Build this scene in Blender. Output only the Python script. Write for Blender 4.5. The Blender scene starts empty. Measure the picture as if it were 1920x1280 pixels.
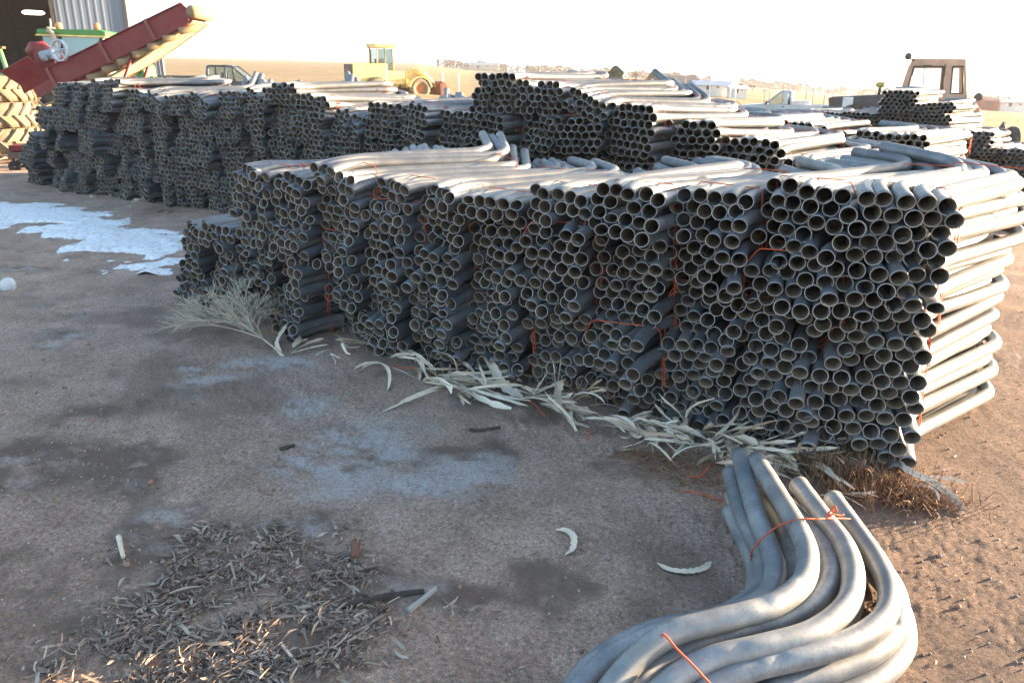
import bpy, math, random
import numpy as np
from mathutils import Vector, Matrix, Euler
random.seed(7); rs = np.random.RandomState(11)
PI = math.pi
scene = bpy.context.scene
COL = scene.collection
# ------------------------------------------------------------------ camera
EYE = 1.7; PITCH = math.radians(18.85); ROLL = math.radians(0.6); FPX = 1450.0
cp, sp = math.cos(PITCH), math.sin(PITCH)
F = Vector((0, cp, -sp)); R0 = Vector((1, 0, 0)); U0 = Vector((0, sp, cp))
RR = math.cos(ROLL)*R0 + math.sin(ROLL)*U0
UU = math.cos(ROLL)*U0 - math.sin(ROLL)*R0
CAM = Vector((0, 0, EYE))
cd = bpy.data.cameras.new('camera'); cam = bpy.data.objects.new('camera', cd); COL.objects.link(cam)
cd.sensor_width = 36; cd.lens = FPX/1920*36; cd.clip_end = 6000; cd.clip_start = .05
m = Matrix((RR, UU, -F)).transposed().to_4x4(); m.translation = CAM
cam.matrix_world = m; scene.camera = cam
def ray(px, py): return (F + RR*((px-960)/FPX) + UU*(-(py-640)/FPX))
def at(px, py, z=0.0):                       # the world point seen at a photo pixel, at height z
    d = ray(px, py); t = (z-EYE)/d.z
    return CAM + d*t
def aty(px, py, y):                          # the world point seen at a photo pixel, at forward distance y
    d = ray(px, py); return CAM + d*(y/d.y)
# ------------------------------------------------------------------ noise and terrain
def _h(ix, iy, s):
    n = (ix*374761393 + iy*668265263 + s*1442695041) & 0xffffffff
    n = ((n ^ (n >> 13))*1274126177) & 0xffffffff
    return ((n ^ (n >> 16)) & 0xffff)/65535.0
def vnoise(x, y, s=0):
    x = np.asarray(x, float); y = np.asarray(y, float)
    ix = np.floor(x).astype(np.int64); iy = np.floor(y).astype(np.int64)
    fx = x-ix; fy = y-iy; fx = fx*fx*(3-2*fx); fy = fy*fy*(3-2*fy)
    a = _h(ix, iy, s); b = _h(ix+1, iy, s); c = _h(ix, iy+1, s); d = _h(ix+1, iy+1, s)
    return (a*(1-fx)+b*fx)*(1-fy)+(c*(1-fx)+d*fx)*fy
def fbm(x, y, o=4, s=0, g=.5):
    t = 0; a = 1; n = 0
    for k in range(o):
        t = t + a*vnoise(x*2**k+17.3*k, y*2**k-9.1*k, s+k); n += a; a *= g
    return t/n
def sstep(a, b, x):
    t = np.clip((x-a)/(b-a), 0, 1); return t*t*(3-2*t)
AZX = np.array([-3.2, -.5, -.12, -.055, .165, .37, .64, 1.2, 3.2])
AZE = np.array([1.0, 1.0, .8, .45, .0, -.85, -1.6, -1.6, -1.0])
def terrain(x, y):
    x = np.asarray(x, float); y = np.asarray(y, float)
    d = np.hypot(x, y); az = np.arctan2(x, np.maximum(y, 1e-6)) if np.all(y > 0) else np.arctan2(x, y)
    e = np.interp(az/1.0, AZX, AZE)
    k = (1.7+600*np.tan(np.radians(e)))/588.0
    return k*np.clip(d-12, 0, 900)*np.clip((d-12)/12, 0, 1)
_a, _b = at(250, 560), at(900, 960); TRK = (_a.x, _a.y, _b.x, _b.y)
def bumps(x, y):
    d = np.hypot(x, y)
    w = np.clip(1.3-d/22, .15, 1)
    n1 = fbm(x*1.1, y*1.1, 3, 5)-.5
    n2 = fbm(x*5, y*5, 3, 21)-.5
    n3 = fbm(x*22, y*22, 3, 41)-.5
    rough = sstep(.42, .62, fbm(x*1.7+3, y*1.7, 3, 77))
    rut = np.sin((x*.55+y*.83)*7.0+2.2*fbm(x*.8, y*.8, 2, 9)*4)*.010*sstep(.45, .7, fbm(x*.6, y*.6, 2, 88))
    clod = np.clip(fbm(x*22+y*13, y*22-x*13, 3, 61)-.5, 0, 1)*.035*rough
    lit = 1-.55*sstep(0, .6, x-.32*y-.15)
    n4 = fbm(x*47+y*21, y*47-x*21, 3, 91)-.5; n5 = fbm(x*13-y*7, y*13+x*7, 3, 95)-.5
    ax, ay, bx, by = TRK; L = math.hypot(bx-ax, by-ay); ux, uy = (bx-ax)/L, (by-ay)/L; tr = 0
    for off in (0, -1.55):
        u = (x-ax)*ux+(y-ay)*uy; v = -(x-ax)*uy+(y-ay)*ux-off+.12*np.sin(u*.9)
        tr = tr+np.clip(1-np.abs(v)/.15, 0, 1)**.5*(np.sin((u+np.abs(v)*.7)*2*PI/.085)*.006-.006)*sstep(.3, .6, fbm(x*1.4+5, y*1.4, 3, 333))
    lit = 1; rut = rut+tr
    lit = 1-.55*sstep(0, .6, x-.32*y-.15)
    return (n1*.035+(n2*.007*(.4+.6*rough)+n5*.010+n4*.010*(.45+.9*rough)+clod*.6+rut)*lit)*w
def gz(x, y): return float(terrain(x, y))+float(bumps(x, y))
# ------------------------------------------------------------------ mesh builder
class MB:
    def __init__(s): s.v = []; s.f = []; s.mi = []; s.sm = []
    def add(s, vs, fs, mi=0, smooth=False, M=None):
        b = len(s.v)
        if M is not None: vs = [tuple(M @ Vector(q)) for q in vs]
        s.v += [tuple(q) for q in vs]; s.f += [tuple(b+i for i in q) for q in fs]
        s.mi += [mi]*len(fs); s.sm += [smooth]*len(fs)
        return s
    def box(s, c, d, rot=None, mi=0):
        x, y, z = d[0]/2, d[1]/2, d[2]/2
        vs = [(-x,-y,-z),(x,-y,-z),(x,y,-z),(-x,y,-z),(-x,-y,z),(x,-y,z),(x,y,z),(-x,y,z)]
        fs = [(0,3,2,1),(4,5,6,7),(0,1,5,4),(1,2,6,5),(2,3,7,6),(3,0,4,7)]
        M = Matrix.Translation(c)
        if rot is not None: M = M @ Euler(rot).to_matrix().to_4x4()
        return s.add(vs, fs, mi, False, M)
    def prism(s, pts, a, b, axis='y', mi=0, M=None):     # pts (u,v): extruded from a to b along an axis
        n = len(pts)
        def P(u, v, w): return (u, w, v) if axis == 'y' else ((w, u, v) if axis == 'x' else (u, v, w))
        vs = [P(u, v, a) for u, v in pts]+[P(u, v, b) for u, v in pts]
        fs = [tuple(range(n)), tuple(range(2*n-1, n-1, -1))]+[(i, i+n, (i+1) % n+n, (i+1) % n) for i in range(n)]
        return s.add(vs, fs, mi, False, M)
    def tube(s, path, r, n=8, mi=0, caps=True, smooth=True, M=None):
        P = [Vector(p) for p in path]; m_ = len(P)
        rr = r if hasattr(r, '__len__') else [r]*m_
        vs = []; nrm = None
        for i, p in enumerate(P):
            t = (P[min(i+1, m_-1)]-P[max(i-1, 0)]).normalized()
            if nrm is None:
                nrm = t.orthogonal().normalized()
            nrm = (nrm-t*nrm.dot(t)).normalized(); bn = t.cross(nrm)
            for k in range(n):
                a = 2*PI*k/n; vs.append(p+(nrm*math.cos(a)+bn*math.sin(a))*rr[i])
        fs = [(i*n+k, i*n+(k+1) % n, (i+1)*n+(k+1) % n, (i+1)*n+k) for i in range(m_-1) for k in range(n)]
        s.add(vs, fs, mi, smooth, M)
        if caps:
            b = len(s.v)-len(vs)
            s.f += [tuple(b+k for k in range(n-1, -1, -1)), tuple(b+(m_-1)*n+k for k in range(n))]
            s.mi += [mi]*2; s.sm += [False]*2
        return s
    def lathe(s, prof, n=24, mi=0, M=None, smooth=True, closed=False):   # prof (r, h) turned round z
        vs = [(r*math.cos(2*PI*k/n), r*math.sin(2*PI*k/n), h) for r, h in prof for k in range(n)]
        m_ = len(prof); rng = range(m_ if closed else m_-1)
        fs = [(i*n+k, i*n+(k+1) % n, ((i+1) % m_)*n+(k+1) % n, ((i+1) % m_)*n+k) for i in rng for k in range(n)]
        return s.add(vs, fs, mi, smooth, M)
    def cyl(s, a, b, r, n=16, mi=0, r2=None):
        return s.tube([a, b], [r, r if r2 is None else r2], n, mi)
    def mesh(s, name, mats):
        me = bpy.data.meshes.new(name)
        me.from_pydata(s.v, [], s.f)
        for mm in (mats if isinstance(mats, (list, tuple)) else [mats]): me.materials.append(mm)
        me.polygons.foreach_set('material_index', s.mi)
        me.polygons.foreach_set('use_smooth', s.sm)
        me.update(); return me
    def build(s, name, mats, parent=None, bevel=0, loc=None):
        o = bpy.data.objects.new(name, s.mesh(name, mats)); COL.objects.link(o)
        if parent is not None: o.parent = parent
        if loc is not None: o.location = loc
        if bevel:
            b = o.modifiers.new('bevel', 'BEVEL'); b.width = bevel; b.segments = 2; b.limit_method = 'ANGLE'; b.angle_limit = .6
        return o
def tag(o, label=None, cat=None, group=None, kind=None):
    if label: o['label'] = label
    if cat: o['category'] = cat
    if group: o['group'] = group
    if kind: o['kind'] = kind
    return o
def empty(name, loc, rz=0, label=None, cat=None, group=None, s=1):
    o = bpy.data.objects.new(name, None); COL.objects.link(o); o.location = loc; o.rotation_euler = (0, 0, rz)
    o.empty_display_size = .1; o.scale = (s, s, s)
    return tag(o, label, cat, group)
RX = lambda a: Matrix.Rotation(a, 4, 'X')
RY = lambda a: Matrix.Rotation(a, 4, 'Y')
RZ = lambda a: Matrix.Rotation(a, 4, 'Z')
T = Matrix.Translation
# ------------------------------------------------------------------ materials
def newmat(name):
    m = bpy.data.materials.new(name); m.use_nodes = True
    nt = m.node_tree; b = nt.nodes['Principled BSDF']; return m, nt, b
def N(nt, typ, **kw):
    n = nt.nodes.new(typ)
    for k, v in kw.items():
        if k in n.inputs.keys() if hasattr(n.inputs, 'keys') else False: n.inputs[k].default_value = v
        else: setattr(n, k, v)
    return n
def noise(nt, scale, detail=4, rough=.55, coord='Object', dist=0):
    tc = nt.nodes.new('ShaderNodeTexCoord'); n = nt.nodes.new('ShaderNodeTexNoise')
    n.inputs['Scale'].default_value = scale; n.inputs['Detail'].default_value = detail
    n.inputs['Roughness'].default_value = rough; n.inputs['Distortion'].default_value = dist
    nt.links.new(tc.outputs[coord], n.inputs['Vector']); return n.outputs['Fac']
def ramp(nt, fac, stops):
    r = nt.nodes.new('ShaderNodeValToRGB'); e = r.color_ramp.elements
    while len(e) < len(stops): e.new(.5)
    for i, (p, c) in enumerate(stops):
        e[i].position = p; e[i].color = (*c, 1) if len(c) == 3 else c
    nt.links.new(fac, r.inputs['Fac']); return r.outputs['Color']
def mix(nt, fac, a, b, mode='MIX'):
    n = nt.nodes.new('ShaderNodeMix'); n.data_type = 'RGBA'; n.blend_type = mode
    if isinstance(fac, float): n.inputs[0].default_value = fac
    else: nt.links.new(fac, n.inputs[0])
    for i, q in ((6, a), (7, b)):
        if isinstance(q, tuple): n.inputs[i].default_value = (*q, 1)
        else: nt.links.new(q, n.inputs[i])
    return n.outputs[2]
def bump(nt, b, h, strength=.4, dist=.01):
    n = nt.nodes.new('ShaderNodeBump'); n.inputs['Strength'].default_value = strength; n.inputs['Distance'].default_value = dist
    nt.links.new(h, n.inputs['Height']); nt.links.new(n.outputs['Normal'], b.inputs['Normal']); return n
def paint(name, c, rough=.45, metal=0, dirt=.35, scale=6, dc=(.16, .12, .085), coat=0):
    m, nt, b = newmat(name)
    f = noise(nt, scale, 6, .65)
    dm = ramp(nt, f, [(.42, (0, 0, 0)), (.72, (dirt,)*3)])
    f2 = noise(nt, scale*.3, 3)
    c2 = mix(nt, ramp(nt, f2, [(.3, (0, 0, 0)), (.7, (1, 1, 1))]), tuple(q*.82 for q in c), tuple(min(1, q*1.12) for q in c))
    nt.links.new(mix(nt, dm, c2, dc), b.inputs['Base Color'])
    b.inputs['Roughness'].default_value = rough; b.inputs['Metallic'].default_value = metal
    bump(nt, b, f, .12, .004)
    return m
def pipe_material(name, inner=False):
    m, nt, b = newmat(name)
    tc = nt.nodes.new('ShaderNodeTexCoord'); oi = nt.nodes.new('ShaderNodeObjectInfo')
    ad = nt.nodes.new('ShaderNodeVectorMath'); ad.operation = 'ADD'
    mul = nt.nodes.new('ShaderNodeMath'); mul.operation = 'MULTIPLY'; mul.inputs[1].default_value = 40
    nt.links.new(oi.outputs['Random'], mul.inputs[0])
    nt.links.new(tc.outputs['Object'], ad.inputs[0]); nt.links.new(mul.outputs[0], ad.inputs[1])
    def nz(sc, det, ro=.6):
        n = nt.nodes.new('ShaderNodeTexNoise'); n.inputs['Scale'].default_value = sc; n.inputs['Detail'].default_value = det
        n.inputs['Roughness'].default_value = ro; nt.links.new(ad.outputs[0], n.inputs['Vector']); return n.outputs['Fac']
    a = nz(9, 5); c = nz(55, 4, .7); s = nz(3, 2)
    if inner:
        col = ramp(nt, a, [(.25, (.11, .09, .07)), (.5, (.24, .20, .155)), (.75, (.40, .32, .235))])
        b.inputs['Metallic'].default_value = .25; b.inputs['Roughness'].default_value = .7
    else:
        col = ramp(nt, a, [(.25, (.135, .152, .172)), (.5, (.195, .21, .228)), (.78, (.30, .305, .31))])
        blot = ramp(nt, c, [(.5, (0, 0, 0)), (.68, (.5, .5, .5))])
        col = mix(nt, blot, col, (.17, .175, .18))
        st = ramp(nt, s, [(.52, (0, 0, 0)), (.72, (.5, .5, .5))])
        col = mix(nt, st, col, (.27, .25, .225))
        tint = ramp(nt, oi.outputs['Random'], [(0, (.72, .73, .75)), (.5, (1, 1, 1)), (1, (1.12, 1.08, 1.02))])
        col = mix(nt, 1.0, col, tint, 'MULTIPLY')
        b.inputs['Metallic'].default_value = .5
        rr = nt.nodes.new('ShaderNodeMapRange'); rr.inputs['To Min'].default_value = .42; rr.inputs['To Max'].default_value = .66
        nt.links.new(c, rr.inputs['Value']); nt.links.new(rr.outputs[0], b.inputs['Roughness'])
    nt.links.new(col, b.inputs['Base Color'])
    bump(nt, b, c, .18, .002)
    return m
PIPE = pipe_material('weathered_aluminium')
PATINA = pipe_material('dusty_pale_aluminium')
for n_ in PATINA.node_tree.nodes:
    if n_.type == 'VALTORGB' and abs(n_.color_ramp.elements[0].color[0]-.135) < .01:
        for e_, c_ in zip(n_.color_ramp.elements, ((.17, .195, .22), (.28, .30, .32), (.46, .465, .46))): e_.color = (*c_, 1)
    if n_.type == 'TEX_NOISE' and n_.inputs['Scale'].default_value == 55: n_.inputs['Scale'].default_value = 90
PIPE = PIPE; PIPE_IN = pipe_material('dusty_pipe_inside', True)
def rim_material():
    m, nt, b = newmat('worn_pipe_rim'); b.inputs['Base Color'].default_value = (.42, .42, .41, 1)
    b.inputs['Metallic'].default_value = .3; b.inputs['Roughness'].default_value = .5; return m
RIM = rim_material()
TWINE = paint('orange_twine', (.62, .10, .035), .7, 0, .1, 60)
HUSK_M = None
def husk_mat(name, c0, c1, c2):
    m, nt, b = newmat(name)
    tc = nt.nodes.new('ShaderNodeTexCoord')
    g = nt.nodes.new('ShaderNodeNewGeometry')
    f = noise(nt, 30, 4); r = g.outputs['Random Per Island']
    col = mix(nt, ramp(nt, f, [(.3, (0,)*3), (.7, (1,)*3)]), ramp(nt, r, [(0, c0), (.55, c1), (1, c2)]), tuple(q*.6 for q in c1))
    nt.links.new(mix(nt, .55, ramp(nt, r, [(0, c0), (.55, c1), (1, c2)]), col), b.inputs['Base Color'])
    b.inputs['Roughness'].default_value = .65
    bump(nt, b, f, .3, .003)
    return m
HUSK = husk_mat('dry_corn_husk', (.48, .36, .25), (.76, .64, .49), (.90, .82, .70))
LITTER = husk_mat('grey_leaf_litter', (.14, .09, .07), (.31, .235, .185), (.54, .46, .375))
WEED = husk_mat('dry_weed_stalk', (.36, .31, .22), (.66, .56, .42), (.78, .69, .54))
BROWNWEED = husk_mat('brown_dead_weed', (.14, .075, .045), (.30, .16, .085), (.46, .27, .14))
def glass(name, c=(.35, .42, .42), t=.55):
    m, nt, b = newmat(name); out = nt.nodes['Material Output']
    tr = nt.nodes.new('ShaderNodeBsdfTransparent'); tr.inputs[0].default_value = (*[min(1, q*1.6) for q in c], 1)
    b.inputs['Base Color'].default_value = (*[q*.3 for q in c], 1); b.inputs['Roughness'].default_value = .06
    b.inputs['Specular IOR Level'].default_value = .8
    mx = nt.nodes.new('ShaderNodeMixShader'); mx.inputs[0].default_value = t
    nt.links.new(b.outputs[0], mx.inputs[1]); nt.links.new(tr.outputs[0], mx.inputs[2]); nt.links.new(mx.outputs[0], out.inputs['Surface'])
    return m
GLASS = glass('window_glass'); GLASSC = glass('clear_cab_glass', (.5, .56, .56), .72)
BLACKRUB = paint('black_rubber', (.03, .03, .03), .8, 0, .5, 8)
DUSTRUB = paint('dusty_tyre_rubber', (.20, .165, .115), .9, 0, .6, 5, (.30, .25, .17))
DARK = paint('dark_steel', (.05, .05, .052), .6, .3)
STEEL = paint('bare_steel', (.42, .42, .42), .45, .7)
RED = paint('faded_red_paint', (.22, .018, .022), .5, 0, .45, 5, (.20, .10, .07))
GREEN = paint('green_paint', (.05, .26, .05), .45); LGREEN = paint('pale_green_paint', (.18, .42, .16), .5)
YELLOW = paint('yellow_paint', (.90, .66, .24), .45, 0, .4); TAN = paint('tan_paint', (.52, .34, .235), .5, 0, .45, 4, (.24, .12, .06))
WHITE = paint('white_paint', (.78, .78, .76), .4, 0, .2); BLUEGREY = paint('grey_blue_car_paint', (.075, .095, .125), .3, .3, .2)
RUST = paint('rusty_steel', (.22, .08, .045), .75, .1, .5); WOOD = paint('weathered_wood', (.36, .28, .19), .8, 0, .5, 9)
GREYWOOD = paint('grey_wood', (.34, .34, .32), .85, 0, .3, 20); DKWOOD = paint('dark_wet_wood', (.045, .038, .032), .8, 0, .3, 20)
ORANGE = paint('orange_hub_paint', (.55, .20, .05), .55); DKGREY = paint('dark_grey_grille', (.10, .095, .085), .7)
CANVAS = paint('worn_roller_canvas', (.34, .24, .13), .85, 0, .4, 12)
# ------------------------------------------------------------------ ground
def build_ground():
    az = np.concatenate([np.radians(np.arange(-180, -44, 4)), np.radians(np.linspace(-44, 44, 620)), np.radians(np.arange(48, 181, 4))])
    az = az[:-1] if abs(az[-1]-PI) < 1e-6 else az
    r = [0.25, .5, .8, 1.0, 1.2]
    while r[-1] < 12: r.append(r[-1]*1.0075)
    while r[-1] < 40: r.append(r[-1]*1.02)
    while r[-1] < 1500: r.append(r[-1]*1.06)
    r = np.array(r); A, Rr = np.meshgrid(az, r)
    X = Rr*np.sin(A); Y = Rr*np.cos(A)
    d = np.hypot(X, Y); azz = np.arctan2(X, Y)
    e = np.interp(azz, AZX, AZE); k = (1.7+600*np.tan(np.radians(e)))/588.0
    Z = k*np.clip(d-12, 0, 900)*np.clip((d-12)/12, 0, 1)+bumps(X, Y)*np.clip(2-d/40, 0, 1)
    Z += (fbm(X*.02, Y*.02, 3, 3)-.5)*.5*sstep(30, 90, d)
    nr, na = X.shape
    vs = np.stack([X, Y, Z], -1).reshape(-1, 3)
    i, j = np.meshgrid(np.arange(nr-1), np.arange(na), indexing='ij'); j2 = (j+1) % na
    q = np.stack([i*na+j, i*na+j2, (i+1)*na+j2, (i+1)*na+j], -1).reshape(-1, 4)[:, ::-1]
    c = len(vs); vs = np.vstack([vs, [[0, 0, 0]]])
    me = bpy.data.meshes.new('ground')
    tri = np.array([[c, (k_+1) % na, k_] for k_ in range(na)])[:, ::-1]
    loops = np.concatenate([q.ravel(), tri.ravel()]); starts = np.concatenate([np.arange(len(q))*4, len(q)*4+np.arange(len(tri))*3])
    me.vertices.add(len(vs)); me.vertices.foreach_set('co', vs.ravel())
    me.loops.add(len(loops)); me.loops.foreach_set('vertex_index', loops.astype(np.int32))
    me.polygons.add(len(starts)); me.polygons.foreach_set('loop_start', starts.astype(np.int32))
    me.polygons.foreach_set('use_smooth', [True]*len(starts))
    me.update(); me.validate()
    x, y = vs[:, 0], vs[:, 1]; dd = np.hypot(x, y)
    def blob(px, py, rx, ry, rot=0):
        p = at(px, py); u = (x-p.x)*math.cos(rot)+(y-p.y)*math.sin(rot); v = -(x-p.x)*math.sin(rot)+(y-p.y)*math.cos(rot)
        return np.clip(1-np.hypot(u/rx, v/ry), 0, 1)
    warp = fbm(x*2.2, y*2.2, 5, 130, .6)-.5
    fr = np.zeros_like(x)
    for a in ((680, 830, .5, .5), (610, 850, .45, .5), (770, 915, .5, .3), (580, 750, .4, .35), (460, 690, .6, .3, .4), (850, 900, .4, .35), (540, 990, .2, .15)):
        fr = np.maximum(fr, blob(*a))
    frost = sstep(.15, .95, fr*1.15+warp*2.4)*sstep(.32, .7, fbm(x*9+y*4, y*15, 4, 201)+.06)*.85
    dk = np.zeros_like(x)
    for a in ((830, 700, 1.0, .5, -.5), (830, 860, .5, .3), (60, 850, .6, .9), (200, 760, .5, .6), (1100, 1100, .55, .35), (1330, 1150, .35, .3), (350, 1100, .9, .6), (1850, 1090, .3, .25), (960, 760, .8, .25, -.55), (250, 870, .4, .6), (500, 640, .8, .25), (1250, 870, .5, .2), (470, 1040, .5, .25), (450, 1200, .6, .3), (900, 1110, .3, .12), (150, 700, .5, .4), (400, 600, .5, .2)):
        dk = np.maximum(dk, blob(*a))
    dark = sstep(.2, .85, dk*1.05+warp*3.2)*sstep(.3, .55, fbm(x*6, y*6, 5, 515, .65)+.06)*(1-frost)
    dark = np.maximum(dark, sstep(.62, .74, fbm(x*1.3+9, y*1.3, 4, 300))*.55*(1-frost))
    red = sstep(.0, .6, x-.32*y-.15)*sstep(14, 4, dd)  # sunlit look of the right-hand ground, painted into the dirt colour
    field = sstep(17, 30, dd+(fbm(x*.15, y*.15, 3, 70)-.5)*14)
    for nm, arr in (('frost', frost), ('dark', dark), ('field', field), ('red', red)):
        at_ = me.attributes.new(nm, 'FLOAT', 'POINT'); at_.data.foreach_set('value', arr.astype(np.float32))
    m, nt, b = newmat('bare_dirt')
    def attr(n): q_ = nt.nodes.new('ShaderNodeAttribute'); q_.attribute_name = n; return q_.outputs['Fac']
    f1 = noise(nt, 3, 6, .65); f2 = noise(nt, 60, 6, .75); f3 = noise(nt, 260, 3, .7); f4 = noise(nt, .35, 6, .6)
    base = ramp(nt, f1, [(.3, (.41, .30, .24)), (.5, (.53, .395, .32)), (.7, (.65, .50, .42))])
    base = mix(nt, attr('red'), base, mix(nt, f2, (.20, .145, .12), (.31, .235, .20)))
    grain = ramp(nt, f2, [(.34, (.42, .40, .39)), (.5, (1, 1, 1)), (.68, (1.45, 1.42, 1.4))])
    base = mix(nt, .8, base, grain, 'MULTIPLY')
    gr3 = ramp(nt, f3, [(.32, (.5, .5, .5)), (.5, (1, 1, 1)), (.68, (1.6, 1.55, 1.5))])
    base = mix(nt, .7, base, gr3, 'MULTIPLY')
    vo = nt.nodes.new('ShaderNodeTexVoronoi'); vo.inputs['Scale'].default_value = 130; tcv = nt.nodes.new('ShaderNodeTexCoord'); nt.links.new(tcv.outputs['Object'], vo.inputs['Vector'])
    sv = nt.nodes.new('ShaderNodeSeparateColor'); nt.links.new(vo.outputs['Color'], sv.inputs[0])
    base = mix(nt, .42, base, ramp(nt, sv.outputs[0], [(0, (.45, .43, .42)), (.3, (.85, .84, .83)), (.8, (1.1, 1.08, 1.06)), (.93, (1.3, 1.15, 1.05)), (1, (1.9, 1.8, 1.7))]), 'MULTIPLY')
    base = mix(nt, attr('dark'), base, mix(nt, f2, (.18, .125, .095), (.32, .24, .19)))
    mu = nt.nodes.new('ShaderNodeMath'); mu.operation = 'MULTIPLY'; nt.links.new(attr('frost'), mu.inputs[0])
    nt.links.new(ramp(nt, f2, [(.35, (.25,)*3), (.6, (.9,)*3)]), mu.inputs[1])
    base = mix(nt, mu.outputs[0], base, (.68, .68, .70))
    fld = ramp(nt, f4, [(.3, (.22, .155, .08)), (.5, (.31, .225, .125)), (.7, (.40, .30, .175))])
    fld = mix(nt, .5, fld, ramp(nt, noise(nt, 2.2, 6, .7), [(.35, (.5,)*3), (.6, (1.3,)*3)]), 'MULTIPLY')
    base = mix(nt, attr('field'), base, fld)
    nt.links.new(base, b.inputs['Base Color']); b.inputs['Roughness'].default_value = .95; b.inputs['Specular IOR Level'].default_value = .15
    ad = nt.nodes.new('ShaderNodeMath'); ad.operation = 'ADD'; nt.links.new(f2, ad.inputs[0]); nt.links.new(f3, ad.inputs[1])
    bump(nt, b, ad.outputs[0], 1.0, .014)
    me.materials.append(m)
    o = bpy.data.objects.new('ground', me); COL.objects.link(o); tag(o, 'bare frosty brown dirt yard running out to dry grass fields', kind='structure')
build_ground()
def pebbles():
    mb = MB(); ico = [(0,0,1),(.9,0,.4),(.28,.85,.4),(-.72,.53,.4),(-.72,-.53,.4),(.28,-.85,.4),(.72,.53,-.4),(-.28,.85,-.4),(-.9,0,-.4),(-.28,-.85,-.4),(.72,-.53,-.4),(0,0,-1)]
    fc = [(0,1,2),(0,2,3),(0,3,4),(0,4,5),(0,5,1),(1,6,2),(2,7,3),(3,8,4),(4,9,5),(5,10,1),(2,6,7),(3,7,8),(4,8,9),(5,9,10),(1,10,6),(11,7,6),(11,8,7),(11,9,8),(11,10,9),(11,6,10)]
    for i in range(2300):
        px = random.uniform(-20, 1940); py = random.uniform(430, 1290)**1
        if random.random() < .35: px = random.gauss(170, 140); py = random.gauss(850, 120)
        p = at(px, py) if py > 300 else None
        if p is None or p.y > 9: continue
        s = random.uniform(.0025, .008) if random.random() < .97 else random.uniform(.008, .018)
        M = T((p.x, p.y, gz(p.x, p.y)+s*.15)) @ Euler((random.random()*6, random.random()*6, random.random()*6)).to_matrix().to_4x4() @ Matrix.Diagonal((s, s*random.uniform(.6, 1), s*random.uniform(.5, .9), 1))
        mb.add(ico, fc, 0, True, M)
    m, nt, b = newmat('pebble'); g = nt.nodes.new('ShaderNodeNewGeometry')
    nt.links.new(ramp(nt, g.outputs['Random Per Island'], [(0, (.12, .10, .09)), (.3, (.30, .22, .17)), (.6, (.33, .17, .11)), (.8, (.33, .28, .24)), (1, (.38, .35, .32))]), b.inputs['Base Color']); b.inputs['Roughness'].default_value = .8
    o = mb.build('gravel', m); tag(o, 'scattered small brown and grey pebbles on the dirt', kind='stuff')
pebbles()
def snow():
    poly = [at(*p) for p in ((-260, 372), (0, 381), (110, 384), (205, 411), (313, 441), (335, 470), (300, 505), (235, 482), (165, 468), (95, 441), (40, 428), (-260, 424))]
    P = [(p.x, p.y) for p in poly]
    x0, x1 = min(p[0] for p in P), max(p[0] for p in P); y0, y1 = min(p[1] for p in P), max(p[1] for p in P)
    st = .028; xs = np.arange(x0-.2, x1+.2, st); ys = np.arange(y0-.2, y1+.2, st); X, Y = np.meshgrid(xs, ys)
    inside = np.full(X.shape, -1e9)
    # signed distance to the outline
    dmin = np.full(X.shape, 1e9); ins = np.zeros(X.shape, bool)
    for i in range(len(P)):
        ax, ay = P[i]; bx, by = P[(i+1) % len(P)]
        t = np.clip(((X-ax)*(bx-ax)+(Y-ay)*(by-ay))/((bx-ax)**2+(by-ay)**2), 0, 1)
        dmin = np.minimum(dmin, np.hypot(X-ax-t*(bx-ax), Y-ay-t*(by-ay)))
        c = ((ay > Y) != (by > Y)) & (X < (bx-ax)*(Y-ay)/(by-ay+1e-12)+ax); ins ^= c
    sd = np.where(ins, dmin, -dmin)
    n = fbm(X*4, Y*4, 5, 400, .6)-.5; n2 = fbm(X*1.3, Y*1.3, 3, 420)-.5
    hgt = sd*.11+n*.12+n2*.04+.012
    hp = at(95, 422); hgt -= .09*np.exp(-(((X-hp.x)/.35)**2+((Y-hp.y)/.12)**2))
    hgt = np.minimum(hgt, .028+.008*n)
    keep = hgt > 0
    nx = len(xs); idx = -np.ones(X.size, int); g = terrain(X, Y)+bumps(X, Y)
    zz = (g+hgt).ravel(); kr = keep.ravel()
    used = np.zeros(X.size, bool); faces = []
    K = keep[:-1, :-1] | keep[1:, :-1] | keep[:-1, 1:] | keep[1:, 1:]
    ii, jj = np.nonzero(K)
    q = np.stack([ii*nx+jj, ii*nx+jj+1, (ii+1)*nx+jj+1, (ii+1)*nx+jj], -1)
    u, inv = np.unique(q, return_inverse=True); q = inv.reshape(q.shape)
    zz = np.where(kr, zz, g.ravel()-.01)
    vs = np.stack([X.ravel()[u], Y.ravel()[u], zz[u]], -1)
    me = bpy.data.meshes.new('snow_patch'); me.from_pydata(vs.tolist(), [], q.tolist()); me.polygons.foreach_set('use_smooth', [True]*len(q))
    m, nt, b = newmat('old_snow'); f = noise(nt, 25, 5)
    nt.links.new(ramp(nt, f, [(.3, (.46, .43, .41)), (.42, (.70, .70, .71)), (.6, (.84, .86, .88))]), b.inputs['Base Color']); b.inputs['Roughness'].default_value = .6
    b.inputs['Subsurface Weight'].default_value = 0; bump(nt, b, f, .5, .01)
    me.materials.append(m); o = bpy.data.objects.new('snow_patch', me); COL.objects.link(o)
    tag(o, 'long thin patch of old snow with a dirt hole on the yard', kind='stuff')
snow()
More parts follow.
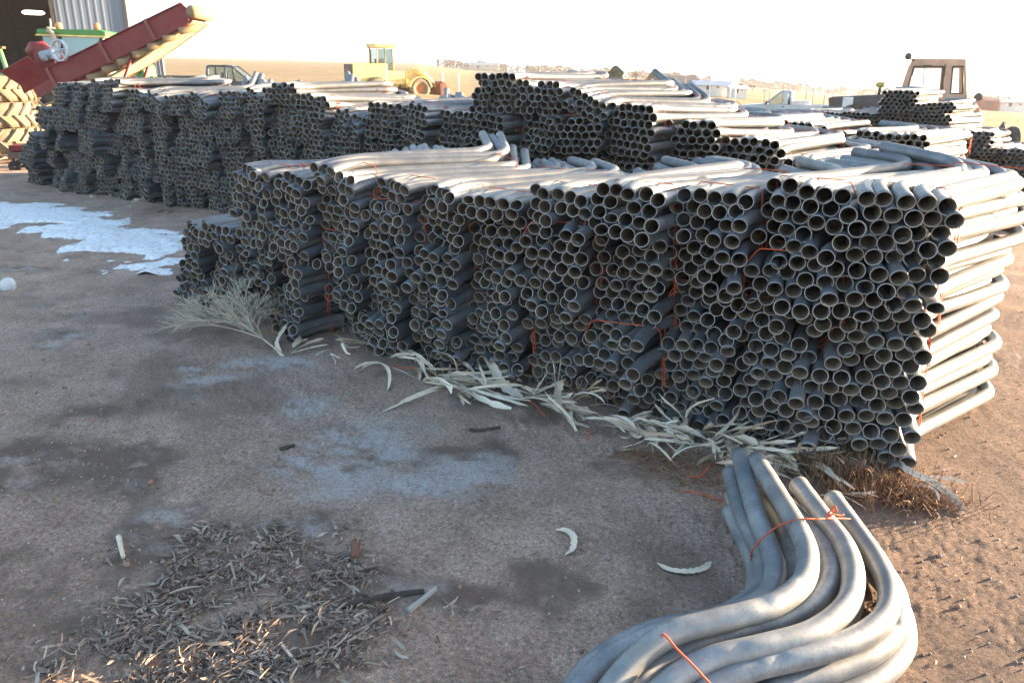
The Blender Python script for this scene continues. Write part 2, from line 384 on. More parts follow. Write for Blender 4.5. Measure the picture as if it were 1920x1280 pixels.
# ------------------------------------------------------------------ pipes
PR = .0345
def pipe_path(rng, sc=1.0, leg=.45, big=67, small=33, mid=.79, z=.012):
    """mouth at the origin; heading +small deg, then along +X, then round to +big deg"""
    pts = []; x = y = 0.0; h = math.radians(small+rng.uniform(-3, 3))
    def fwd(L, n):
        nonlocal x, y
        for _ in range(n): x += L/n*math.cos(h); y += L/n*math.sin(h); pts.append([x, y])
    def arc(a, R, n):
        nonlocal x, y, h
        s = math.copysign(1, a)
        for _ in range(n):
            h0 = h; h1 = h+a/n
            x += R*s*(math.sin(h1)-math.sin(h0)); y += -R*s*(math.cos(h1)-math.cos(h0)); h = h1; pts.append([x, y])
    pts.append([0, 0]); fwd(.012, 1); fwd(.10+rng.uniform(-.02, .03), 2)
    arc(-h, .55, 6); fwd(mid, 4); arc(math.radians(big+rng.uniform(-4, 4)), .24, 10); fwd(leg+rng.uniform(-.03, .03)-.012, 3); fwd(.012, 1)
    L = len(pts); a1, a2 = rng.uniform(-z, z), rng.uniform(-z, z); ph = rng.uniform(0, 6)
    out = []
    for i, (px, py) in enumerate(pts):
        t = i/(L-1); out.append((px, py, a1*math.sin(t*5+ph)+a2*math.sin(t*9)-a1*math.sin(ph)))
    return out
def add_pipe(mb, path, R=PR, n=16, M=None, wall=.0022, dents=None):
    r = [R]*len(path); r[0] = R*1.05; r[1] = R*1.015; r[-1] = R*1.05; r[-2] = R*1.015
    mb.tube(path, r, n, 0, False, True, M)
    b0 = len(mb.v)-len(path)*n
    ri = [q-wall for q in r]
    mb.tube(path, ri, n, 1, False, True, M)
    b1 = len(mb.v)-len(path)*n
    for k in range(len(mb.f)-(len(path)-1)*n, len(mb.f)): mb.f[k] = mb.f[k][::-1]
    e = (len(path)-1)*n
    for k in range(n):
        k2 = (k+1) % n
        mb.f.append((b0+k, b1+k, b1+k2, b0+k2)); mb.f.append((b0+e+k, b0+e+k2, b1+e+k2, b1+e+k))
        mb.mi += [2, 2]; mb.sm += [False, False]
PM = [PIPE, PIPE_IN, RIM]
prng = random.Random(5)
VAR = []
for i in range(14):
    mb = MB(); add_pipe(mb, pipe_path(prng)); me = mb.mesh('pipe', PM); VAR.append(me)
for i, sq in enumerate((.62, .8)):                      # two pipes with a squashed mouth
    mb = MB(); pth = pipe_path(prng); add_pipe(mb, pth)
    for k, v in enumerate(mb.v):
        if v[0] < .06:
            w = 1-max(0, v[0])/.06; mb.v[k] = (v[0], v[1], v[2]*(1-(1-sq)*w)+.0)
    VAR.append(mb.mesh('pipe', PM))
SP = .0785; LH = .0585
OFF = math.radians(-54)      # nesting direction in the bundle's own frame (X = along the middle run)
def hexlay(nl, w):
    out = []
    for l in range(nl):
        n = w; sh = (.25 if l % 2 else -.25)*SP
        for k in range(n): out.append(((k-(n-1)/2.0)*SP+sh, PR+l*LH))
    return out
def hull(pts):
    pts = sorted(set(pts))
    def half(p):
        h = []
        for q in p:
            while len(h) > 1 and (h[-1][0]-h[-2][0])*(q[1]-h[-2][1])-(h[-1][1]-h[-2][1])*(q[0]-h[-2][0]) <= 0: h.pop()
            h.append(q)
        return h[:-1]
    return half(pts)+half(pts[::-1])
def twine_mesh(lay, rng, dist, knot=True):
    """a loop round the bundle's outline at a distance behind the mouths"""
    mb = MB(); base = pipe_path(random.Random(1), z=0)
    acc = 0; k = 0
    while acc < dist: acc += math.hypot(base[k+1][0]-base[k][0], base[k+1][1]-base[k][1]); k += 1
    ctr = Vector(base[k]); dr = (Vector(base[k+1])-Vector(base[k-1])).normalized(); lat = Vector((dr.y, -dr.x, 0))
    co, si = math.cos(OFF), math.sin(OFF)
    pr = []
    for (a, z) in lay:
        u = lat.dot(Vector((co*a, si*a, 0)))
        for q in range(10): pr.append((round(u+(PR+.004)*math.cos(q*.628), 4), round(z+(PR+.004)*math.sin(q*.628), 4)))
    h = hull(pr); path = []
    for i in range(len(h)):
        a, b = h[i], h[(i+1) % len(h)]
        path.append(ctr+lat*a[0]+Vector((0, 0, a[1]))+dr*(.03*math.sin(i*.35+dist*9)))
    path.append(path[0])
    mb.tube(path, .0028, 5, 0, False)
    if knot:
        q = max(h, key=lambda c: c[0]*.8-abs(c[1]-max(c_[1] for c_ in h)*.6)); p0 = ctr+lat*(q[0]+.004)+Vector((0, 0, q[1]))
        for s in range(3):
            v = Vector((rng.uniform(-.06, .04), 0, 0)); v = dr*v.x+lat*rng.uniform(.005, .03)
            mb.tube([p0, p0+v*.5+Vector((0, 0, rng.uniform(-.01, .03))), p0+v+Vector((0, 0, -rng.uniform(.03, .10))), p0+v*1.2+Vector((0, 0, -rng.uniform(.10, .2)))], .0024, 4, 0, False)
        mb.tube([p0+Vector((.008*math.cos(a), .008*math.sin(a), .010*math.sin(a*2))) for a in np.linspace(0, 7, 9)], .004, 5, 0, False)
    return mb.mesh('twine', TWINE)
TW = {}
def pipe_bundle(loc, yaw, nl, w, rng, label, group, sc=1.0, jit=1.0, roll=0.0, tilt=0.0, drop=None, tw=(.30,), cap=None, corner=False):
    root = empty('pipe_bundle', loc, yaw, label, 'pipe bundle', group, sc)
    root.rotation_euler = Euler((roll, tilt, yaw))
    lay = hexlay(nl, w)
    if cap: lay = lay[:cap]
    co, si = math.cos(OFF), math.sin(OFF)
    rot = rng.uniform(-.09, .09)*jit; zm = PR+(nl-1)*LH/2
    shear = rng.uniform(.15, .85); vsh = rng.uniform(-.05, .6)
    if corner: shear, vsh, rot = .1, .05, 0
    for (a, z) in lay:
        if drop and rng.random() < drop: continue
        a2 = a*math.cos(rot)-(z-zm)*math.sin(rot)+rng.gauss(0, .0045)*jit; z2 = zm+a*math.sin(rot)+(z-zm)*math.cos(rot)+rng.gauss(0, .004)*jit
        ax = rng.gauss(0, .026)*jit-shear*a+vsh*(z-zm)
        hd = math.radians(30)
        o = bpy.data.objects.new('pipe', VAR[rng.randrange(14)] if rng.random() > .03 else VAR[14+rng.randrange(2)])
        o.parent = root
        o.location = (co*a2+ax*math.cos(hd), si*a2+ax*math.sin(hd), z2)
        o.rotation_euler = (rng.uniform(-.02, .02)*jit, rng.uniform(-.018, .018)*jit, rng.uniform(-.035, .035)*jit)
        COL.objects.link(o)
    for d in tw:
        key = (nl, w, round(d, 1), rng.randrange(2))
        if key not in TW: TW[key] = twine_mesh(lay, rng, d)
        t = bpy.data.objects.new('twine', TW[key]); t.parent = root; COL.objects.link(t)
    return root
ORD = ['lowest', 'second', 'third', 'fourth', 'fifth', 'sixth', 'seventh', 'eighth', 'ninth', 'tenth']
NUM = ['first', 'second', 'third', 'fourth', 'fifth', 'sixth', 'seventh', 'eighth', 'ninth', 'tenth', 'eleventh', 'twelfth', 'thirteenth', 'fourteenth', 'fifteenth', 'sixteenth', 'seventeenth', 'eighteenth', 'nineteenth', 'twentieth', 'twenty-first', 'twenty-second', 'twenty-third', 'twenty-fourth', 'twenty-fifth', 'twenty-sixth', 'twenty-seventh', 'twenty-eighth', 'twenty-ninth', 'thirtieth', 'thirty-first', 'thirty-second', 'thirty-third', 'thirty-fourth']
FACE = math.radians(146.5)
NB = [0]
def stack(p0, ncol, w, nl, top, what, sc=1.0, yaw0=41, seed=1, tall=None, jit=1.0, skip=None, yawf=None, group=None, rollf=None, tiltm=.03):
    rng = random.Random(seed)
    cw = (w*SP*1.045)*sc
    for c in range(ncol):
        if skip and skip(c): continue
        s = c*cw; x = p0[0]+s*math.cos(FACE); y = p0[1]+s*math.sin(FACE)
        H = top(c); z = 0.0; l = 0
        plan = []
        while H-z > .10*sc:
            n = nl
            if tall and z == 0 and tall(c): n = 8
            n = min(n, max(2, int(round((H-z-.01)/(LH*sc)))))
            if (H-z)/(LH*sc)-n < 2 and (H-z)/(LH*sc)-n > .5 and n < nl+2: n = int(round((H-z)/(LH*sc)))
            plan.append((z, n)); z += (n*LH+.006)*sc
        for l, (z, n) in enumerate(plan):
            yaw = math.radians((yawf(c) if yawf else yaw0)+rng.uniform(-6, 5)*(jit if c else .12))
            low = seed == 3 and 1 <= c <= 6 and l <= 1
            if low: yaw -= math.radians(rng.uniform(3, 10))
            fw = rng.gauss(0, .06)*(jit if c else .3); sd = rng.gauss(0, .010)
            hd = math.radians(66)
            last = l == len(plan)-1
            where = 'topmost' if last else ORD[l]
            lab = f'tied grey pipe bundle, {where} in the {NUM[c]} column from {what}'
            b = pipe_bundle((x-fw*math.cos(hd)+sd, y-fw*math.sin(hd), z+.002), yaw, n, w, rng, lab, group, sc, jit,
                            roll=(rollf(c, rng) if rollf else rng.uniform(-.01, .03)) if last else rng.uniform(-.012, .012), tilt=(rng.uniform(-.02, 0) if c == 0 else (rng.uniform(-.02, .01) if last else -(rng.uniform(.09, .15) if low else rng.uniform(0, tiltm)))),
                            tw=((.28, .12) if seed == 3 and c and rng.random() < .55 else (.28,)) if not last else (.28, 1.25), cap=None, corner=(c == 0), drop=(0 if c == 0 else .035))
            NB[0] += 1
def prof(tab):
    xs = [t[0] for t in tab]; ys = [t[1] for t in tab]
    return lambda c: float(np.interp(c, xs, ys))
# near stack
stack((1.60, 3.16), 13, 5, 4, prof([(0, 1.25), (1, 1.23), (2, 1.19), (4, 1.15), (5, 1.09), (8, 1.11), (10.4, 1.10), (10.9, .64), (12, .58)]), "near stack's sunlit end", seed=3, tiltm=.085, yawf=lambda c: 40-min(c, 6)*1.0, rollf=lambda c, r: r.uniform(.10, .16) if c in (8, 9) else (.04 if c == 0 else r.uniform(-.02, .02)), group='pipe bundles in the near stack')
# ---- middle long stack, third stack, far stack of thinner pipes
stack((2.25, 5.98), 25, 6, 5, prof([(0, 1.12), (1, 1.27), (2, 1.34), (3, 1.46), (4, 1.53), (5, 1.66), (5.9, 1.80), (6.5, 1.36), (7, 1.36), (8, 1.40), (9, 1.44), (10, 1.33), (10.9, 1.46), (12, 1.62), (13, 1.5), (14, 1.46), (17, 1.44), (18.2, 1.47), (19, 1.62), (20, 1.58), (22, 1.52), (23, 1.2), (24, .8)]),
      "middle stack's right end", seed=8, rollf=lambda c, r: r.uniform(.2, .34) if c in (4, 10, 13, 15, 17) else r.uniform(-.01, .04), tall=lambda c: c < 14, yawf=lambda c: 36, group='pipe bundles in the long middle stack')
stack((3.95, 8.10), 8, 6, 5, prof([(0, 1.18), (2, 1.24), (3, 1.30), (4.2, 1.32), (5, 1.1), (8, 1.02)]),
      "third stack's right end", seed=13, tall=lambda c: True, yawf=lambda c: 38, group='pipe bundles in the third stack')
stack((6.44, 9.46), 20, 7, 5, prof([(0, .82), (1, .94), (1.4, 1.0), (2.3, 1.16), (3, 1.42), (3.6, 1.62), (4.2, 1.54), (4.9, 1.28), (5.6, 1.32), (8, 1.16), (9, 1.08), (21, 1.10)]),
      "far thin-pipe stack's right end", sc=.78, seed=21, tall=lambda c: True, yawf=lambda c: 38, group='thin pipe bundles in the far stack')
# ---- foreground bundle lying on the dirt
def spline(pts, n=6):
    P = [Vector(p) for p in pts]; P = [P[0]*2-P[1]]+P+[P[-1]*2-P[-2]]; out = []
    for i in range(1, len(P)-2):
        a, b, c, d = P[i-1:i+3]
        for k in range(n):
            t = k/n; out.append(.5*((2*b)+(c-a)*t+(2*a-5*b+4*c-d)*t*t+(3*b-a-3*c+d)*t**3))
    out.append(P[-2]); return out
def foreground():
    root = empty('pipe_bundle', at(1500, 1090, .0), 0, 'loose nest of curved grey pipes lying alone on the dirt in front', 'pipe bundle')
    o0 = root.location.copy()
    def px(c): return 1000+c[0]/2.087, 820+c[1]/2.087
    specs = [
     ([(805, 78, .17), (868, 300, .16), (925, 450, .15), (945, 540, .15), (905, 640, .15), (760, 715, .16), (560, 760, .15), (380, 830, .12), (240, 930, .09), (130, 1080, .06), (70, 1260, .04)]),
     ([(870, 95, .20), (960, 240, .22), (1045, 390, .23), (1072, 490, .235), (1045, 590, .235), (920, 675, .235), (700, 735, .23), (520, 790, .22), (400, 880, .19), (300, 1000, .15), (240, 1130, .12)]),
     ([(925, 210, .11), (1040, 330, .13), (1130, 440, .15), (1160, 530, .16), (1130, 620, .16), (1010, 710, .16), (800, 775, .16), (620, 830, .15), (480, 910, .13), (400, 1010, .11), (340, 1140, .08)]),
     ([(1036, 195, .19), (1130, 320, .19), (1212, 430, .195), (1250, 550, .20), (1222, 670, .20), (1100, 770, .20), (900, 830, .20), (700, 880, .19), (560, 950, .17), (450, 1060, .14), (400, 1180, .11)]),
     ([(1170, 250, .16), (1265, 380, .16), (1345, 500, .165), (1390, 610, .17), (1370, 715, .17), (1260, 800, .17), (1060, 865, .17), (860, 915, .165), (700, 985, .15), (600, 1080, .12), (540, 1200, .09)]),
     ([(1190, 340, .075), (1290, 440, .08), (1370, 540, .085), (1420, 640, .09), (1420, 750, .09), (1330, 850, .09), (1150, 930, .09), (960, 990, .09), (820, 1070, .08), (720, 1180, .07)]),
     ([(1220, 430, .035), (1330, 540, .035), (1410, 640, .036), (1450, 760, .036), (1435, 860, .036), (1330, 960, .036), (1150, 1040, .036), (980, 1110, .036), (860, 1200, .036)]),
     ([(770, 150, .11), (820, 320, .10), (880, 450, .095), (905, 540, .095), (890, 620, .095), (800, 690, .10), (640, 735, .10), (470, 770, .09), (300, 850, .07), (180, 960, .05), (110, 1100, .04)]),
     ([(778, 240, .06), (830, 380, .055), (880, 480, .05), (890, 570, .045), (850, 650, .04), (720, 720, .04), (560, 780, .04), (400, 860, .036)]),
     ([(770, 300, .036), (830, 420, .036), (868, 520, .036), (870, 590, .036), (850, 640, .036), (760, 700, .036), (620, 760, .036)]),
     ([(900, 240, .05), (975, 380, .06), (1000, 470, .07), (1010, 560, .07), (980, 650, .07), (860, 730, .07), (640, 800, .07), (480, 880, .06), (380, 960, .05)]),
     ([(1070, 300, .06), (1150, 430, .06), (1230, 560, .06), (1240, 680, .06), (1130, 800, .06), (900, 880, .06), (700, 930, .06), (560, 1010, .05)]),
    ]
    for sp_ in specs:
        pts = []
        for (cx, cy, z) in sp_:
            q = at(*px((cx, cy)), z); pts.append((q.x-o0.x, q.y-o0.y, z+.012))
        path = spline(pts, 12)
        mb = MB(); add_pipe(mb, path, PR*1.02, 28)
        rg = random.Random(len(path)+int(sp_[0][0])); cen = [Vector(path[rg.randrange(30, len(path)-20)])+Vector((rg.uniform(-.02, .03), rg.uniform(-.03, .01), PR)) for _ in range(2)]; nr = len(path)
        for k, v in enumerate(mb.v):
            i_ = (k//28) % nr; c0 = Vector(path[i_]); p_ = Vector(v); dd_ = p_-c0; s_ = 1+.02*math.sin(i_*.23+dd_.z*60)
            for q_ in cen:
                e_ = (p_-q_).length; s_ -= .12*math.exp(-(e_/.024)**2)
            mb.v[k] = tuple(c0+dd_*s_)
        mb.build('pipe', [PATINA, PIPE_IN, RIM], root)
    def loop(cs, z0):
        pts = []
        for (cx, cy, z) in cs:
            q = at(*px((cx, cy)), z); pts.append((q.x-o0.x, q.y-o0.y, z))
        tw = MB(); tw.tube(spline(pts, 6), .0032, 6); tw.build('twine', TWINE, root)
    loop([(850, 480, .07), (858, 440, .16), (895, 395, .215), (960, 345, .25), (1040, 320, .275), (1110, 318, .265), (1190, 316, .225), (1255, 322, .19), (1275, 345, .12)], 0)
    loop([(430, 775, .10), (460, 765, .20), (510, 770, .262), (560, 825, .265), (620, 885, .25), (690, 960, .22), (760, 1030, .2)], 0)
    loop([(1150, 300, .25), (1165, 285, .27), (1185, 290, .28), (1180, 268, .30), (1160, 290, .27), (1150, 310, .25)], 0)
    loop([(1150, 310, .25), (1170, 300, .26), (1200, 305, .25), (1215, 300, .25)], 0)
foreground()
# ---- husks, litter, weeds, twine on the ground
def ribbon(mb, path, wd, nrm0=None, fold=.25, twist=0):
    """a husk: a curved strip, slightly folded along its middle, narrowing at the ends"""
    P = [Vector(p) for p in path]; n = len(P); vs = []
    side = None
    for i, p in enumerate(P):
        t = (P[min(i+1, n-1)]-P[max(i-1, 0)]).normalized()
        up = Vector(nrm0) if nrm0 is not None else Vector((0, 0, 1))
        s = t.cross(up)
        if s.length < .05: s = side or Vector((1, 0, 0))
        s.normalize(); side = s
        s = Matrix.Rotation(twist*i/(n-1), 3, t) @ s; u = s.cross(t).normalized()
        k = i/(n-1); ww = wd*.5*min(1, k*5+.25, (1-k)*6+.3)*(1+.22*math.sin(i*2.9+wd*900))
        vs += [p-s*ww+u*ww*fold, p, p+s*ww+u*ww*fold]
    fs = []
    for i in range(n-1):
        fs += [(3*i, 3*i+1, 3*i+4, 3*i+3), (3*i+1, 3*i+2, 3*i+5, 3*i+4)]
    mb.add(vs, fs, 0, True)
def rhusk(mb, x, y, z, L, wd, az, el, curl, rng, n=7):
    p = Vector((x, y, z)); pts = [p.copy()]; e = el; a = az
    ca = rng.uniform(-1, 1)*curl*.5; ce = -curl*rng.uniform(.1, 1)*(1 if el > 0 else -1)
    for i in range(n-1):
        st = L/(n-1); p = p+Vector((math.cos(a)*math.cos(e), math.sin(a)*math.cos(e), math.sin(e)))*st
        g = gz(p.x, p.y)+.004
        if p.z < g: p.z = g; e = abs(e)*.3
        a += ca/(n-1)*2; e += ce/(n-1)
        pts.append(p.copy())
    ribbon(mb, pts, wd, fold=rng.uniform(.1, .9), twist=rng.uniform(-2.4, 2.4))
hr = random.Random(17)
def husk_pile(seed, spots, name, label, mat=HUSK):
    rng = random.Random(seed); mb = MB()
    for (px, py, n, sp_, Lm, wm, hi) in spots:
        c = at(px, py)
        for i in range(int(n*.52)):
            x = c.x+rng.gauss(0, sp_); y = c.y+rng.gauss(0, sp_*.55)-.02
            L_, az_, el_, cu_ = Lm*rng.uniform(.5, 1.7), rng.choice((rng.uniform(0, 2*PI), rng.gauss(-.6, .5))), rng.uniform(-.1, hi), rng.uniform(.2, 2.0); z_ = gz(x, y)+rng.uniform(.004, .05)
            for k in range(rng.choice((1, 2, 3, 3))): rhusk(mb, x+rng.gauss(0, .006), y+rng.gauss(0, .006), z_+rng.gauss(0, .003), L_*rng.uniform(.75, 1.1), wm*rng.uniform(.25, .95)*(2.3 if rng.random() < .16 else 1), az_+rng.gauss(0, .16), el_+rng.gauss(0, .12), cu_*rng.uniform(.7, 1.3), rng, 8)
    o = mb.build(name, mat); tag(o, label, kind='stuff'); return o
husk_pile(31, [(600, 668, 8, .12, .2, .02, .3), (680, 655, 9, .12, .24, .022, .3), (760, 690, 12, .12, .28, .024, .4), (830, 705, 22, .13, .32, .026, .35), (900, 730, 26, .12, .30, .026, .4),
               (970, 748, 20, .10, .26, .024, .45), (1060, 760, 12, .06, .24, .024, 1.0), (1120, 790, 9, .06, .24, .024, .5), (1180, 803, 14, .08, .17, .02, .4), (1240, 818, 24, .09, .2, .022, .6),
               (1290, 800, 18, .06, .2, .024, 1.3), (1340, 832, 32, .09, .22, .026, .7), (1400, 850, 38, .09, .22, .024, .6), (1460, 864, 40, .08, .2, .022, .6), (1505, 858, 20, .06, .18, .02, .8), (1560, 930, 8, .08, .12, .012, .5), (1660, 900, 14, .08, .14, .014, .7)],
          'corn_husks', 'dry cream corn husks lying along the foot of the near stack')
husk_pile(32, [(215, 372, 5, .25, .2, .05, .4), (265, 378, 12, .35, .22, .05, .5), (310, 395, 7, .25, .2, .05, .5)], 'corn_husks', 'dry corn husks at the foot of the long middle stack')
def litter():
    rng = random.Random(5); mb = MB()
    for (px, py, n, sx, sy) in [(470, 1010, 330, .20, .09), (400, 1060, 200, .14, .08), (520, 1100, 330, .26, .12), (330, 1150, 300, .22, .10), (420, 1210, 360, .28, .12), (560, 1190, 300, .22, .12), (250, 1230, 240, .22, .1), (640, 1060, 120, .08, .08), (650, 1150, 110, .12, .08), (500, 1250, 260, .3, .06), (220, 1040, 14, .04, .05), (620, 1000, 60, .12, .05), (880, 1140, 14, .10, .04), (230, 1280, 100, .2, .04)]:
        c = at(px, py)
        for i in range(int(n*4.4)):
            x = rng.gauss(c.x, sx*.7); y = rng.gauss(c.y, sy*.7)
            if float(vnoise(x*11+3, y*11, 55))+float(vnoise(x*27, y*27, 56))*.5 < rng.uniform(.45, .9): continue
            big = rng.random() < .12
            L = rng.uniform(.015, .05)*(2.1 if big else 1); wd = L*rng.uniform(.06, .32) if not big else rng.uniform(.006, .016)
            rhusk(mb, x, y, gz(x, y)+rng.uniform(.002, .012), L*rng.uniform(.35, 1.35), wd*rng.uniform(.3, 1.0), rng.uniform(0, 2*PI), rng.uniform(-.1, .35), rng.uniform(.2, 1.8), rng, 5)
    for i in range(420):
        px, py = rng.uniform(0, 1900), rng.uniform(560, 1280); c = at(px, py)
        L = rng.uniform(.006, .03); rhusk(mb, c.x, c.y, gz(c.x, c.y)+.003, L, L*rng.uniform(.1, .35), rng.uniform(0, 6), .1, .6, rng, 4)
    tag(mb.build('leaf_litter', LITTER), 'trampled grey corn leaf litter spread over the dirt at lower left', kind='stuff')
litter()
def path_px(pts, n=5, dz=0):
    out = []
    for (px, py, z) in pts:
        q = at(px, py, z); q.z = gz(q.x, q.y)+z; out.append(tuple(q))
    return spline(out, n)
def one_husk(pts, wd, label, twist=.5, mat=HUSK):
    mb = MB(); ribbon(mb, path_px(pts), wd, fold=.35, twist=twist); tag(mb.build('corn_husk', mat), label, 'corn husk', None)
one_husk([(1042, 996, .004), (1062, 994, .012), (1076, 1010, .014), (1074, 1030, .01), (1060, 1042, .004)], .026, 'single pale hooked husk on bare dirt left of the loose pipe nest')
one_husk([(1232, 1060, .006), (1255, 1072, .006), (1290, 1074, .01), (1318, 1066, .012), (1333, 1054, .01)], .022, 'single thin smile-shaped husk on bare dirt just left of the curved pipes')
one_husk([(1668, 850, .09), (1700, 880, .07), (1745, 900, .06), (1780, 925, .03), (1815, 958, .008)], .035, 'long orange-lit husk reaching right from the corner of the near stack', .9)
one_husk([(1105, 805, .012), (1070, 795, .03), (1050, 770, .06), (1045, 735, .10), (1055, 715, .14)], .045, 'broad pale husk bending down onto the dirt below the near stack', 1.2)
one_husk([(905, 662, .12), (925, 690, .08), (945, 725, .03), (980, 745, .01)], .05, 'wide folded husk leaning on the lowest pipes of the near stack', .8)
one_husk([(545, 600, .10), (528, 625, .07), (520, 645, .03), (530, 668, .006)], .035, 'upright twisted husk beside the dry tumbleweed stem', 1.0)
def splinters():
    def stick(name, pts, r, mat, label, cat, fl=.5):
        mb = MB(); P = path_px(pts, 4); nn = len(P)
        mb.tube(P, [r*(1-.35*i/nn) for i in range(nn)], 5, 0, True, False)
        o = mb.build(name, mat); tag(o, label, cat)
    stick('wood_splinter', [(765, 1142, .01), (790, 1120, .016), (817, 1097, .02)], .012, GREYWOOD, 'pale split wood piece on the dirt beside the leaf litter', 'wood splinter')
    stick('stick', [(637, 1138, .012), (690, 1124, .014), (740, 1112, .012), (795, 1103, .008)], .013, DKWOOD, 'long dark wet stick lying by the leaf litter', 'stick')
    stick('wood_chip', [(880, 806, .006), (905, 806, .008), (938, 800, .006)], .010, DKWOOD, 'flat dark wood chip on dirt below the near stack', 'wood chip')
    stick('wood_chip', [(525, 838, .006), (538, 836, .01), (552, 832, .006)], .012, DKWOOD, 'small dark wood chip on the frosty dirt', 'wood chip')
    stick('corn_stalk', [(222, 1005, .01), (226, 1025, .02), (231, 1045, .012)], .011, HUSK, 'short pale broken corn stalk standing out of dark dirt', 'corn stalk')
    stick('corn_stalk', [(530, 1215, .008), (548, 1235, .01), (566, 1258, .008)], .006, HUSK, 'thin yellow-green stalk on the leaf litter near the bottom edge', 'corn stalk')
    mb = MB(); P = path_px([(664, 1012, .012), (668, 1030, .014), (664, 1046, .012)], 5)
    mb.tube(P, [.016*(.75+.25*math.sin(3.1*i/len(P))) for i in range(len(P))], 12)
    mb2 = MB()
    o = mb.build('corn_cob', paint('corn_cob_red', (.20, .085, .05), .8, 0, .4, 60)); tag(o, 'bare red-brown corn cob at the right edge of the leaf litter', 'corn cob')
splinters()
def tumbleweed(name, root_px, dirs, label, mat, seed, L0, r0, up, depth=4, nb=6, spread=.55, cat='dead plant'):
    rng = random.Random(seed); mb = MB()
    p0 = at(*root_px); p0.z = gz(p0.x, p0.y)+.01
    def grow(p, a, e, L, r, dep):
        n = 5; pts = [p.copy()]; q = p.copy(); bends = rng.uniform(-.25, .25); be = rng.uniform(-.2, .12)
        br = []
        for i in range(n):
            q = q+Vector((math.cos(a)*math.cos(e), math.sin(a)*math.cos(e), math.sin(e)))*(L/n)
            g = gz(q.x, q.y)+.004
            if q.z < g: q.z = g; e = abs(e)*.5+.05
            a += bends/n; e += be/n; pts.append(q.copy()); br.append((q.copy(), a, e))
        mb.tube(pts, [max(.0009, r*(1-.55*i/n)) for i in range(n+1)], 4, 0, False)
        if dep > 0:
            for k in range(nb*2 if dep == depth and nb == 7 else (nb-2 if dep > 1 else nb-3)):
                j = rng.choice(br[1:] if dep < depth else br[1:]); s = 1 if k % 2 else -1
                grow(j[0], j[1]+s*rng.uniform(.35, 1)*spread, j[2]+rng.uniform(-.3, .5)*spread, L*rng.uniform(.40, .66), r*.6, dep-1)
    for (a, e, L) in dirs: grow(p0, a, e, L, r0, depth)
    tag(mb.build(name, mat), label, cat)
    return mb
rp = at(533, 670); tp = at(345, 590)
aa = math.atan2(tp.y-rp.y, tp.x-rp.x)
tumbleweed('tumbleweed', (533, 670), [(aa+.05, .30, .56)], 'large pale dry tumbleweed lying against the left end of the near stack', WEED, 9, 1, .007, 0, 4, 7, .62)
tumbleweed('tumbleweed', (560, 640), [(2.2, .5, .25), (1.2, .7, .22), (2.9, .3, .25)], 'small grey-brown tangle of twigs behind the pale tumbleweed stem', BROWNWEED, 12, 1, .003, 0, 3, 6, .9)
tumbleweed('tumbleweed', (1100, 775), [(1.2, .7, .14), (2.2, .6, .14), (.3, .6, .12), (2.9, .3, .12)], 'small twig tangle under the lowest pipes beside pale husks', BROWNWEED, 14, 1, .002, 0, 3, 6, 1.0)
def weeds():
    rng = random.Random(4); mb = MB()
    for (px, py, n, sx, sy, h) in [(1590, 905, 420, .10, .10, .13), (1660, 920, 420, .13, .07, .08), (1730, 945, 260, .10, .05, .05), (1560, 880, 120, .06, .05, .13), (1260, 870, 200, .12, .05, .02), (1350, 900, 260, .16, .06, .02), (1200, 850, 120, .10, .03, .02), (1500, 940, 120, .1, .05, .03)]:
        c = at(px, py)
        for i in range(n):
            x, y = rng.gauss(c.x, sx), rng.gauss(c.y, sy); z = gz(x, y); a = rng.uniform(0, 6.3); L = rng.uniform(.03, .09); hh = rng.uniform(.2, 1)*h
            m1 = Vector((x+math.cos(a)*L*.5, y+math.sin(a)*L*.5, z+hh)); e1 = m1+Vector((math.cos(a+.6)*L*.5, math.sin(a+.6)*L*.5, -hh*rng.uniform(-.4, .7)))
            mb.tube([Vector((x, y, z)), m1, e1], [.0019, .0016, .0009], 3, 0, False)
    tag(mb.build('dead_weeds', BROWNWEED), 'low reddish brown dead weeds around the corner of the near stack', kind='stuff')
weeds()
def ground_twine():
    for pts, lab in (([(1286, 892, .01), (1310, 893, .015), (1325, 880, .03), (1333, 866, .03)], 'short curl of orange twine on dark weeds beside the loose pipes'),
                     ([(1278, 921, .006), (1310, 925, .01), (1340, 935, .008), (1368, 941, .01)], 'orange twine end running to the loose pipe nest'),
                     ([(715, 684, .01), (735, 688, .008), (760, 689, .008), (788, 692, .01)], 'orange twine lying at the foot of the near stack beside husks'),
                     ([(985, 750, .01), (1003, 758, .01), (1012, 772, .008), (1022, 781, .006)], 'hooked orange twine end on the dirt below broad pale husk'),
                     ([(1104, 805, .02), (1107, 815, .01), (1100, 828, .006)], 'frayed orange twine tuft on dirt under the broad husk'),
                     ([(1640, 905, .02), (1600, 900, .02), (1585, 935, .01)], 'orange twine strand across the brown weeds by the corner')):
        mb = MB(); mb.tube(path_px(pts, 6), .0028, 5)
        tag(mb.build('twine_strand', TWINE), lab, 'twine')
ground_twine()
